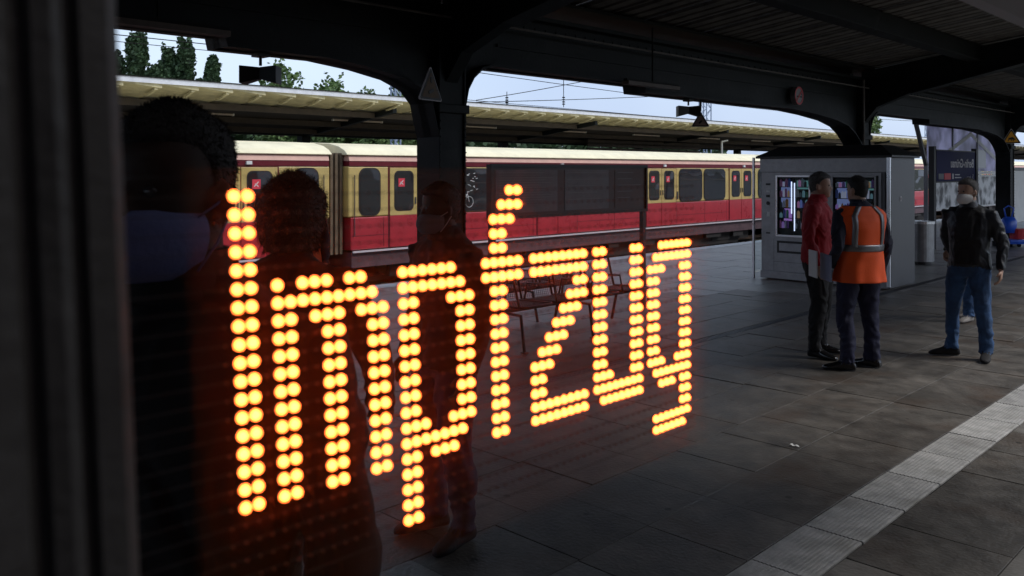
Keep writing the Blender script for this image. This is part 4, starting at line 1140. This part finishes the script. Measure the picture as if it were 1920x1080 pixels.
    def hring(z, w_, f_, b_, grow=0.0, n=24, fcut=None):
        c_ = hc + Zv*(chin + z)*k; out = []
        for q in range(n):
            a = 2*math.pi*q/n; cx_ = math.cos(a); sy = math.sin(a)
            yy = (f_ if sy > 0 else b_) * sy
            if sy > 0: xx = math.copysign(abs(cx_)**.85, cx_)*w_
            else: xx = cx_*w_
            r_ = 1 + grow
            out.append(c_ + hx*xx*k*r_ + hd*(yy)*k*r_)
        return out
    addloft([hring(*s_) for s_ in HS], 'skin')
    # nose, brow, ears
    nb_ = hc + Zv*(chin + .075)*k + hd*.088*k
    addloft([ell(nb_ + hd*a*k + Zv*z*k, hx, hd, w_*k, .010*k, 10) for z, a, w_ in ((.05, -.004, .007), (.03, .006, .009), (.012, .016, .013), (.002, .018, .016), (-.008, .006, .013))], 'skin')
    for s_ in (-1, 1):
        ec = hc + Zv*(chin + .095)*k + hx*s_*.072*k - hd*.01*k
        addloft([ell(ec + hx*s_*q*k - hd*q*.4*k, hd, Zv, .016*k*m_, .030*k*m_, 10) for q, m_ in ((-.006, .8), (.006, 1.0), (.014, 1.0), (.019, .7))], 'skin')
    # ---- voxel remesh into one surface
    me = D_.meshes.new('tmp'); me.from_pydata([tuple(v) for v in geo.v], [], geo.f)
    o = D_.objects.new('tmp', me); COL.objects.link(o)
    bm = bmesh.new(); bm.from_mesh(me); bmesh.ops.recalc_face_normals(bm, faces=bm.faces); bm.to_mesh(me); bm.free()
    r_ = o.modifiers.new('r', 'REMESH'); r_.mode = 'VOXEL'; r_.voxel_size = voxel; r_.use_smooth_shade = True
    s2 = o.modifiers.new('s', 'SMOOTH'); s2.factor = .5; s2.iterations = 4
    dg = bpy.context.evaluated_depsgraph_get()
    body = D_.meshes.new_from_object(o.evaluated_get(dg)); D_.objects.remove(o)
    kd = kdtree.KDTree(len(regpts))
    for i, (p, rg_) in enumerate(regpts): kd.insert(p, i)
    kd.balance()
    mats = [M[skin], M[jacket], M[trousers], M[shoes]]; idx = {'skin': 0, 'jacket': 1, 'trousers': 2, 'shoes': 3}
    body.materials.clear()
    for m_ in mats: body.materials.append(m_)
    body_front = []
    for p in body.polygons:
        c_ = p.center
        zz = c_.z / k
        rg_ = regpts[kd.find(c_)[1]][1]
        if rg_ == 'trousers' and zz > coat_z - .0: rg_ = 'jacket'
        if rg_ == 'skin' and zz < 1.50: rg_ = 'jacket'
        if openfront and rg_ == 'jacket' and p.normal.dot(F) > .1:
            lp = c_ - Wd((0, 0, 0))
            if -.13*k < lp.dot(X) < .09*k and zz > coat_z + .02: body_front.append(p.index)
        if rg_ == 'jacket' and zz < coat_z - .005:
            # sleeves stay, torso overlap becomes trousers
            lp = (c_ - Wd((0, 0, 0)));
            if abs(lp.dot(X)) < .16*k*B: rg_ = 'trousers'
        p.material_index = idx[rg_]; p.use_smooth = True
    if openfront:
        body.materials.append(M['tblack'])
        for q in body_front: body.polygons[q].material_index = 4
    # cloth folds
    nrm = [v.normal.copy() for v in body.vertices]
    vm = {}
    for p in body.polygons:
        for v in p.vertices: vm[v] = p.material_index
    for i, v in enumerate(body.vertices):
        q = vm.get(i, 0)
        if q in (1, 2, 4):
            zz = v.co.z
            f1 = noise.noise(Vector((v.co.x*7 + seed, v.co.y*7, v.co.z*(5 if q == 1 else 3.5))))
            f2 = noise.noise(Vector((v.co.x*16, v.co.y*16 + seed, v.co.z*14)))
            cuff = 1.6 if (q == 2 and zz < .32) else 1.0
            f3 = math.sin(zz*60 + 6*noise.noise(v.co*8)) * (.25 if (q == 2 and zz < .3) else .08)
            rg1 = 1 - abs(2*noise.noise(Vector((v.co.x*6 + seed*3, v.co.y*6, v.co.z*(7 if q == 1 else 9) + 3*f1)))); v.co += nrm[i] * (.012*f1 + .007*f2*cuff + .008*f3 + .010*(rg1 - .6))
    # ---- hands joined into the same mesh
    hb = bmesh.new(); hb.from_mesh(body)
    for side, el, wr in hands:
        d = (wr - el).normalized(); 
        palm_n = (X*side*-1 + F*.2); palm_n = (palm_n - d*palm_n.dot(d)).normalized(); wd = d.cross(palm_n).normalized()
        if wd.dot(F) < 0: wd = -wd
        tmp = MB()
        s_ = k
        tmp.loft([ell(wr + d*q*s_, wd, palm_n, a*s_, b_*s_, 12, 2.4) for q, a, b_ in ((-.03, .026, .022), (.01, .028, .020), (.04, .037, .018), (.08, .041, .016), (.098, .036, .012))])
        for fi, (off_, ln, rd) in enumerate(((.030, .070, .0088), (.010, .080, .0092), (-.010, .074, .0088), (-.029, .058, .0078))):
            b0 = wr + (d*.088 + wd*off_)*s_
            c1 = b0 + (d*.9 + palm_n*.3).normalized()*ln*.42*s_; c2 = c1 + (d*.65 + palm_n*.75).normalized()*ln*.33*s_; c3 = c2 + (d*.35 + palm_n*.93).normalized()*ln*.25*s_
            tmp.tube([b0 - d*.02*s_, b0, c1, c2, c3], [rd*s_, rd*s_, rd*.95*s_, rd*.85*s_, rd*.6*s_], 8)
        b0 = wr + (d*.025 + wd*.028)*s_
        tmp.tube([b0 - wd*.012*s_, b0, b0 + (wd*.6 + d*.7 + palm_n*.3).normalized()*.038*s_, b0 + (wd*.45 + d*.85 + palm_n*.45).normalized()*.066*s_], [.013*s_, .012*s_, .0105*s_, .007*s_], 8)
        mt = D_.meshes.new('tmp'); mt.from_pydata([tuple(v) for v in tmp.v], [], tmp.f)
        for p in mt.polygons: p.use_smooth = True; p.material_index = 0
        b2 = bmesh.new(); b2.from_mesh(mt); bmesh.ops.recalc_face_normals(b2, faces=b2.faces); b2.to_mesh(mt); b2.free()
        hb.from_mesh(mt)
    hb.to_mesh(body); hb.free()
    ob = D_.objects.new('body', body); COL.objects.link(ob); ob.parent = t
    def part(mb, name, m_, smooth=True, par=None):
        return mb.build(name, m_, par or t, smooth=smooth, local=True)
    # eyes
    for s_ in (-1, 1):
        e_ = hc + Zv*(chin + .112)*k + hx*s_*.031*k + hd*.082*k
        part(MB().loft([ell(e_ + hd*q, hx, Zv, r2*1.4*k, r2*k, 10) for q, r2 in ((-.004, .004), (.003, .0085), (.007, .005))]), 'eye', M['eye'])
    part(MB().loft([ell(hc + Zv*(chin + .048)*k + hd*q*k, hx, Zv, a*k, .0045*k, 10) for q, a in ((.085, .022), (.0945, .020))]), 'lips', mat('lip', (.25, .10, .08), .5))
    # hair
    rg = random.Random(seed)
    hr = []
    if hairkind == 'short': table = [(.045, .050, -.050, .088, .02), (.075, .068, -.035, .098, .05), (.105, .074, -.010, .104, .06), (.135, .078, .015, .108, .06), (.16, .079, .060, .108, .06), (.185, .077, .094, .104, .05), (.205, .068, .082, .09, .08), (.222, .05, .056, .066, .12), (.236, .028, .03, .036, .2), (.243, .008, .008, .01, .2)]
    elif hairkind == 'bald': table = [(.045, .050, -.050, .086, .0), (.075, .068, -.035, .092, .02), (.105, .071, -.020, .096, .03), (.135, .075, -.01, .101, .03), (.16, .077, .01, .102, .03), (.185, .075, .03, .097, .02), (.205, .064, .035, .082, .02), (.222, .042, .03, .052, .03), (.232, .02, .01, .026, .03)]
    else: table = [(.01, .09, -.01, .13, .0), (.05, .105, .0, .15, .0), (.09, .115, .02, .155, 0), (.13, .12, .05, .155, 0), (.17, .118, .10, .15, 0), (.21, .105, .10, .13, 0), (.245, .08, .075, .1, 0), (.27, .045, .04, .055, 0), (.282, .012, .01, .015, 0)]
    rings = []
    for (z, w_, f_, b_, gr) in table:
        c_ = hc + Zv*(chin + z)*k; rn = []
        for q in range(32):
            a = 2*math.pi*q/32; cx_ = math.cos(a); sy = math.sin(a)
            yy = (f_ if sy > 0 else b_) * (abs(sy) if sy > 0 else sy)
            if sy > 0: yy = f_ * sy
            p = c_ + hx*cx_*w_*k + hd*yy*k
            amp = .016 if hairkind == 'big' else .005
            p += (p - c_).normalized() * amp * noise.noise(p*28 + Vector((seed, 0, 0)))
            rn.append(p)
        rings.append(rn)
    hm = MB().loft(rings)
    nt_, ln_ = (4200, .028) if hairkind == 'big' else (3200, .009)
    hcen = hc + Zv*(chin + .14)*k
    for _ in range(nt_):
        i_ = rg.randrange(0, len(rings) - 1); q_ = rg.randrange(32); f_ = rg.random(); g_ = rg.random()
        p_ = rings[i_][q_].lerp(rings[i_][(q_+1) % 32], f_).lerp(rings[i_+1][q_].lerp(rings[i_+1][(q_+1) % 32], f_), g_)
        o_ = (p_ - hcen)
        if o_.length < .03: continue
        o_ = (o_.normalized() + Vector((rg.uniform(-.8, .8), rg.uniform(-.8, .8), rg.uniform(-1.1, .5)))).normalized()
        w_ = o_.orthogonal().normalized() * .0013 * k
        e_ = o_ * ln_ * rg.uniform(.5, 1.2)
        hm._add([p_ - w_ - e_*.2, p_ + w_ - e_*.2, p_ + e_], [(0, 1, 2)])
    part(hm, 'hair', M[hair])
    # collar
    if collar:
        part(MB().loft([ell(lean_h + Zv*z*k, hx, hd, a*k, b_*k, 20) for z, a, b_ in ((1.475, .088, .085), (1.515, .074, .075), (1.545, .070, .073), (1.546, .064, .066), (1.49, .066, .066))], cap=False), 'collar', M[jacket])
    # face mask
    if mask:
        mcol = M['maskb'] if mask == 'blue' else M['maskg'] if mask == 'grey' else M['mask']
        rings = []
        for z, w_, f_, pr in ((.088, .050, .097, .0), (.075, .064, .099, .012), (.055, .070, .100, .022 if mask != 'blue' else .012), (.03, .066, .102, .024 if mask != 'blue' else .012), (.008, .056, .100, .016), (-.012, .040, .090, .004)):
            c_ = hc + Zv*(chin + z)*k; rn = []
            for q in range(17):
                a = math.pi*(.04 + .92*q/16); pz = pr*math.sin(a)**3
                pl = .0025*math.sin(z*260)*(1 if mask == 'blue' else 0)
                rn.append(c_ + hx*math.cos(a)*(w_ + .006)*k*1.02 + hd*math.sin(a)*(f_ + .006 + pz + pl)*k)
            rings.append(rn)
        mb = MB(); nn = 17
        V = [p for q in rings for p in q]; Fc = []
        for i in range(len(rings) - 1):
            for q in range(nn - 1): Fc.append((i*nn + q, i*nn + q + 1, (i+1)*nn + q + 1, (i+1)*nn + q))
        mb._add(V, Fc)
        mo = part(mb, 'face_mask', mcol)
        sf = mo.modifiers.new('solid', 'SOLIDIFY'); sf.thickness = .002
        sb = mo.modifiers.new('sub', 'SUBSURF'); sb.levels = 2; sb.render_levels = 2
        for s_ in (-1, 1):
            for z0, z1 in ((.075, .11), (.0, .075)):
                a_ = hc + Zv*(chin + z0)*k + hx*s_*.066*k + hd*.03*k; b_ = hc + Zv*(chin + z1)*k + hx*s_*.082*k - hd*.02*k
                part(MB().tube([a_, a_.lerp(b_, .5) + hx*s_*.006, b_], .0018, 6), 'ear_loop', M['mask'] if mask != 'blue' else M['maskb'], par=mo)
    if vest:
        def VR(z, w_, d_, y=0.0, g_=.022): return ell(Wd((0, y + lean*(z-.9), z)), X, F, (w_ + g_)*k*B, (d_ + g_)*k*B, 72, 2.3)
        zs = [(.80, .195, .145), (.86, .192, .140), (.92, .184, .134), (1.00, .174, .127), (1.08, .170, .124), (1.18, .176, .127), (1.28, .192, .129), (1.35, .204, .124), (1.41, .206, .110), (1.445, .178, .096), (1.485, .118, .080)]
        fine = []
        for i in range(len(zs) - 1):
            for s_ in range(5):
                f_ = s_/5; fine.append(tuple(a + (b_-a)*f_ for a, b_ in zip(zs[i], zs[i+1])))
        fine.append(zs[-1])
        rings = [VR(*z) for z in fine]
        for i, rn in enumerate(rings):
            for q, p in enumerate(rn):
                a = 2*math.pi*q/72
                z = fine[i][0]
                p += (p - Wd((0, 0, z))).normalized() * (.006*math.sin(a*9 + 2*math.sin(z*9)) * max(0, (1.40 - z)) * 1.6 + .006*noise.noise(p*9))
        vo_ = MB(); nn = 72
        V = [p for q in rings for p in q]; Fc = []; 
        def hole(i, q):
            z = fine[i][0]; a = 2*math.pi*(q+.5)/nn; lx = abs(math.cos(a))
            return z > 1.17 and z < 1.40 and lx > .96 - .10*(z - 1.17)
        for i in range(len(rings) - 1):
            for q in range(nn):
                if hole(i, q): continue
                Fc.append((i*nn + q, i*nn + (q+1) % nn, (i+1)*nn + (q+1) % nn, (i+1)*nn + q))
        vo_._add(V, Fc)
        vv = part(vo_, 'hi_vis_vest', M['hivis']); sf = vv.modifiers.new('s', 'SOLIDIFY'); sf.thickness = .004
        def band(sel, name):
            mb = MB(); V2 = []
            F2 = []
            mp = {}
            for i in range(len(rings) - 1):
                for q in range(nn):
                    if not hole(i, q) and sel(fine[i][0], 2*math.pi*(q+.5)/nn, i):
                        ids = []
                        for (ii, qq) in ((i, q), (i, (q+1) % nn), (i+1, (q+1) % nn), (i+1, q)):
                            if (ii, qq) not in mp:
                                p = rings[ii][qq]; c_ = Wd((0, lean*(fine[ii][0]-.9), fine[ii][0])); mp[(ii, qq)] = len(V2); V2.append(p + (p - c_).normalized()*.006)
                            ids.append(mp[(ii, qq)])
                        F2.append(tuple(ids))
            mb._add(V2, F2)
            o_ = part(mb, name, M['reflect'], par=vv); s3 = o_.modifiers.new('s', 'SOLIDIFY'); s3.thickness = .003
        band(lambda z, a, i: 1.075 <= z < 1.125, 'reflective_band')
        # two vertical bands, straight in x
        for s_ in (-1, 1):
            for fb in (-1, 1):
                pts = []
                for i, rn in enumerate(rings):
                    z = fine[i][0]
                    if z < 1.12 : continue
                    # point of the ring at lateral x
                    lx = s_ * (.138 - .06*max(0, z - 1.40)/.085) * k
                    def at(lx_):
                        best = None
                        for q in range(nn):
                            a_ = rn[q]; b_ = rn[(q+1) % nn]; c_ = Wd((0, 0, z)); xa = (a_-c_).dot(X); xb = (b_-c_).dot(X)
                            if (xa - lx_)*(xb - lx_) <= 0 and abs(xa-xb) > 1e-6 and ((a_-c_).dot(F))*fb > 0:
                                p = a_.lerp(b_, (lx_-xa)/(xb-xa)); best = p
                        return best
                    p0 = at(lx - .024*k); p1 = at(lx + .024*k)
                    if p0 and p1:
                        o_ = F*fb*.007; pts.append((p0 + o_, p1 + o_))
                mb = MB(); V2 = [p for q in pts for p in q]
                mb._add(V2, [(2*i, 2*i+1, 2*i+3, 2*i+2) for i in range(len(pts)-1)])
                if len(pts) > 2:
                    o_ = part(mb, 'reflective_band', M['reflect'], par=vv); s3 = o_.modifiers.new('s', 'SOLIDIFY'); s3.thickness = .003
    return t, Wd, X, F

DV = Vector((CD.x, CD.y)); RV = Vector((CR.x, CR.y))
def dirv(r_, d_): v = RV*r_ + DV*d_; return (v.x, v.y)
# man in the red jacket
pr, WR, XR_, FR = person('grey-haired man in a red jacket and black trousers facing the vest wearer', (-3.76, 8.10), dirv(.80, -.45), 1.78, head_dir=dirv(.86, -.42), jacket='jred', trousers='tblack', hair='hairg', hairkind='short',
       legs={'R': (.14, .03), 'Rdir': (.30, 1), 'L': (-.13, .02), 'Ldir': (-.1, 1)}, coat_z=.90, bulk=1.08, arms={'Re': (.27, -.03, 1.13), 'Rw': (.25, .06, .88), 'Le': (-.26, .02, 1.14), 'Lw': (-.24, .16, .93)}, seed=1)
logo = MB().bar(WR((.07, .155, 1.30)), WR((.10, .150, 1.31)), .012, .004).bar(WR((.07, .155, 1.285)), WR((.095, .151, 1.29)), .006, .004)
logo.build('chest_logo', M['signwhite'], pr, local=True)
cg = MB().tube([WR((.245, .12, .775)), WR((.245, .19, .765))], .004, 6); cg.build('paper_slip', M['white'], pr, local=True)
# man in the orange vest
pv, WV, XV_, FV = person('man in an orange high visibility vest seen from behind holding folders', (-3.22, 7.80), dirv(-.22, 1), 1.745, head_dir=dirv(-.42, .9), jacket='jnavy', trousers='tnavy', hair='hairb', hairkind='short', vest=True,
       legs={'L': (-.15, -.02), 'Ldir': (-.9, .5), 'R': (.16, .05), 'Rdir': (-.5, .8)}, coat_z=.84, bulk=1.08, arms={'Le': (-.285, -.10, 1.13), 'Lw': (-.25, .08, .93), 'Re': (.275, -.02, 1.13), 'Rw': (.28, .06, .88)}, seed=2)
def sheetbox(W_, a, b_, th, h, name, m_, X_, tl):
    mb = MB(); mb.bar(W_(a), W_(b_), th, h, up=(0, 0, 1)); o = mb.build(name, m_, None, local=False)
    return o
fo = MB(); fo.bar(Vector(pv.location) + WV((-.33, -.06, .925)), Vector(pv.location) + WV((-.25, .22, .925)), .018, .235)
tag(fo.build('paper_folder', M['folder']), 'blue grey folder held under the arm of the vest wearer', 'folder')
fo = MB(); fo.bar(Vector(pv.location) + WV((-.365, .10, .945)), Vector(pv.location) + WV((-.30, .34, .94)), .010, .245)
tag(fo.build('paper_stack', M['paper']), 'white sheaf of papers sticking out in front of the vest wearer', 'papers')
# masked man on the right
person('man in a black jacket and blue jeans wearing a white cup-shaped mask', (-2.66, 9.02), dirv(-.70, -.72), 1.72, head_dir=dirv(-.95, -.32), jacket='jblack', trousers='jeans', hair='hairg', hairkind='short', mask='white', shoes='tblack',
       legs={'R': (-.0 + .16, .03), 'Rdir': (.9, .7), 'L': (-.16, .05), 'Ldir': (-.2, 1)}, coat_z=.90, bulk=1.04, belly=.10, arms={'Le': (-.29, -.04, 1.13), 'Lw': (-.29, .04, .88), 'Re': (.26, -.12, 1.14), 'Rw': (.14, -.16, .93)}, seed=3, openfront=True)
# man behind
person('person in an olive jacket and jeans mostly hidden behind the masked man', (-3.35, 11.28), dirv(-.8, -.3), 1.63, jacket='olive', trousers='jeans', hair='hairb', shoes='sneaker', legs={'L': (-.13, .14), 'R': (.12, -.18)}, bulk=1.1, seed=4)
# near dark figures
person('large dark-haired person close to the glass wearing a blue surgical mask', (-1.34, .62), dirv(-.30, -.95), 1.90, head_dir=dirv(-.28, -.95), jacket='jdark', trousers='tblack', hair='hairb', hairkind='short', mask='blue', bulk=1.05, shoes='tblack', seed=5, voxel=.009, skin='skin_shaded')
person('bushy-haired person in a dark coat seen from behind, in front of the train', (-2.68, 1.62), dirv(.1, 1), 1.74, jacket='jdark', trousers='tblack', hair='hairb', hairkind='big', bulk=1.12, coat_z=.6, seed=6, arms={'Re': (.33, -.03, 1.14), 'Rw': (.30, .10, .92)})
person('dark-dressed person with a grey face mask in front of the thick column', (-3.20, 2.80), dirv(-.7, -.6), 1.735, head_dir=dirv(-.85, -.5), jacket='jdark', trousers='tnavy', hair='hairb', shoes='tblack', mask='grey', bulk=1.1, seed=7, skin='skin_shaded')
person('distant person in an orange vest half hidden by the bushy-haired person', (-7.65, 4.75), dirv(.4, -.9), 1.72, jacket='jnavy', trousers='tnavy', hair='hairb', vest=True, seed=8)

# ------------------------------------------------------------ window frame close to the viewer and amber LED display
wf = thing('window_frame', 'dark out-of-focus ribbed metal window frame along the left and top', 'window frame', (-.34, .10, 0))
# vertical post: ribbed profile, leaning slightly as the display does
def pofs(z): return Vector((.035, -.055, 0)) * (z - 1.78)
N_ = 26
base = []
P0 = Vector((-.306, .120)); P1 = Vector((-.300, -.60))
prof_ = [(0, 0), (.002, -.004), (.001, -.0125), (-.003, -.0135), (-.003, -.0165), (.002, -.0185), (.003, -.022), (.001, -.0275), (-.0035, -.0285), (-.0035, -.033), (.001, -.035), (.003, -.05), (.0, -.60), (-.10, -.60), (-.10, -.01), (-.02, 0)]
rings = []
for z in (0.0, 1.2, 1.6, 2.0, 2.4, 3.0):
    rings.append([Vector((P0.x + a, P0.y + b_, z)) + pofs(z) for a, b_ in prof_])
MB().loft(rings).build('post', M['frame'], wf)
fl = MB(); rings = []
for z in (0.0, 1.4, 1.8, 3.0):
    rings.append([Vector((a, b_, z)) + pofs(z) for a, b_ in ((-.43, .168), (-.41, .157), (-.388, .144), (-.388, .10), (-.47, .10), (-.47, .168))])
fl.loft(rings).build('inner_flange', mat('flange_paint', (.045, .042, .040), .75, var=.2, vscale=20, spec=.1), wf)
MB().prism([(-.44, 2.065), (-.40, 2.055), (-.36, 2.08), (-.35, 2.16), (-.36, 2.24), (-.46, 2.24)], 'y', -.6, 6.0).build('top_rail', mat('pale_rail', (.6, .59, .64), .5, .2), wf)

disp = thing('led_display', 'amber dot matrix display with lit letters reading Impfzug', 'display', (-.425, .45, 1.70))
FO = Vector((-.42498, .22286, 1.78652)); CX = Vector((math.sin(.006454), math.cos(.006454), -.0003*.01/.0079)) * .0079374
CXv = Vector((math.sin(.006454)*.00793739, math.cos(.006454)*.00793739, -.000002985)); RX = Vector((-.00040389, .00062368, -.01))
NRM = CXv.cross(RX).normalized()
if NRM.x < 0: NRM = -NRM
lit = set()
def put(rows_, cols): 
    for r_ in rows_:
        for c_ in cols: lit.add((c_, r_))
put(range(0, 18), (0, 1))
put([5], (3, 5, 6, 7, 9, 10)); put([6], range(3, 12)); put([7], (3, 4, 6, 7, 8, 10, 11, 12)); put(range(8, 18), (3, 4, 7, 8, 11, 12))
put([5], range(14, 20)); put([6], range(14, 21)); put([7], (14, 15, 19, 20, 21)); put(range(8, 15), (14, 15, 20, 21)); put([15], (14, 15, 16, 19, 20, 21)); put([16], range(14, 21)); put([17], (14, 15, 17, 18, 19)); put(range(18, 22), (14, 15))
put([0], (26, 27)); put([1], (25, 26, 27)); put([2], (24, 25, 26)); put([3, 4], (24, 25)); put([5, 6], range(23, 28)); put(range(7, 18), (24, 25))
put([5, 6], range(29, 37)); put([7], (35, 36)); put([8], (34, 35, 36)); put([9], (33, 34, 35)); put([10], (32, 33, 34)); put([11], (31, 32, 33)); put([12], (30, 31, 32)); put([13], (29, 30, 31)); put([14, 15], (29, 30)); put([16, 17], range(29, 37))
put(range(5, 15), (38, 39, 44, 45)); put([15], (38, 39, 40, 44, 45)); put([16], range(38, 46)); put([17], range(39, 46))
put([5], range(49, 55)); put([6], range(48, 55)); put([7], (47, 48, 49, 53, 54)); put(range(8, 15), (47, 48, 53, 54)); put([15], (47, 48, 49, 52, 53, 54)); put([16], range(48, 55)); put([17], (49, 50, 51, 53, 54)); put([18, 19], (53, 54)); put([20], range(48, 55)); put([21], range(48, 54))
def led_geo(mb, c_, r_=.0030):
    u1 = CXv.normalized(); v1 = RX.normalized(); n = 10
    rings = []
    for a, b_ in ((1.0, .0), (.92, .0014), (.6, .0028), (.15, .0035)):
        rings.append([c_ + (u1*math.cos(2*math.pi*q/n) + v1*math.sin(2*math.pi*q/n))*r_*a + NRM*b_ for q in range(n)])
    mb.loft(rings)
    mb.m[-2] = 1
    mb.loft([[c_ + (u1*math.cos(2*math.pi*q/n) + v1*math.sin(2*math.pi*q/n))*r_*1.05 + NRM*d_ for q in range(n)] for d_ in (-.0022, -.0002)], True, 1)
src = MB(); led_geo(src, Vector((0, 0, 0))); l0 = src.build('led', [M['led'], M['black']], disp, smooth=True, local=True)
off = Vector(disp.location)
first = True; rest = MB()
for i, (c_, r_) in enumerate(sorted(lit)):
    p = FO + CXv*c_ + RX*r_ - off
    if i < 296:
        o = l0 if first else instance(l0, disp, p); first = False
        o.location = p
    else: led_geo(rest, p)
o = rest.build('led_cluster', [M['led'], M['black']], disp, smooth=True, local=True); o['kind'] = 'stuff'
# thin row wires that carry the LEDs
wm = MB()
for r_ in range(-1, 23):
    a = FO + CXv*-15 + RX*r_ - NRM*.002 - off; b_ = FO + CXv*56 + RX*r_ - NRM*.002 - off
    wm.bar(a, b_, .0004, .0004)
o = wm.build('carrier_wires', M['black'], disp, local=True); o['kind'] = 'stuff'
un = MB()
for c_ in range(-1, 56):
    for r_ in range(0, 22):
        if (c_, r_) not in lit:
            p = FO + CXv*c_ + RX*r_ - off
            un.bar(p - NRM*.001, p + NRM*.001, .0009, .0009)
o = un.build('unlit_led', M['led_off'], disp, local=True); o['kind'] = 'stuff'
# smoky slab around the LEDs that scatters their light
vm_ = D_.materials.new('smoky_scatter'); vm_.use_nodes = True
n = vm_.node_tree.nodes; l = vm_.node_tree.links
for x in list(n):
    if x.type == 'BSDF_PRINCIPLED': n.remove(x)
vs = n.new('ShaderNodeVolumePrincipled'); vs.inputs['Color'].default_value = (.75, .30, .06, 1); vs.inputs['Density'].default_value = 1.9; vs.inputs['Anisotropy'].default_value = 0.0
l.new(vs.outputs['Volume'], n['Material Output'].inputs['Volume'])
V = []
for q in (-.006, .010):
    for c_, r_ in ((-3.5, -1.5), (57, -1.5), (57, 23.5), (-3.5, 23.5)):
        V.append(FO + CXv*c_ + RX*r_ + NRM*q - off)
mb = MB()._add(V, [(0, 1, 2, 3), (7, 6, 5, 4), (0, 4, 5, 1), (1, 5, 6, 2), (2, 6, 7, 3), (3, 7, 4, 0)])
mb.build('haze', vm_, disp, local=True)['kind'] = 'stuff'
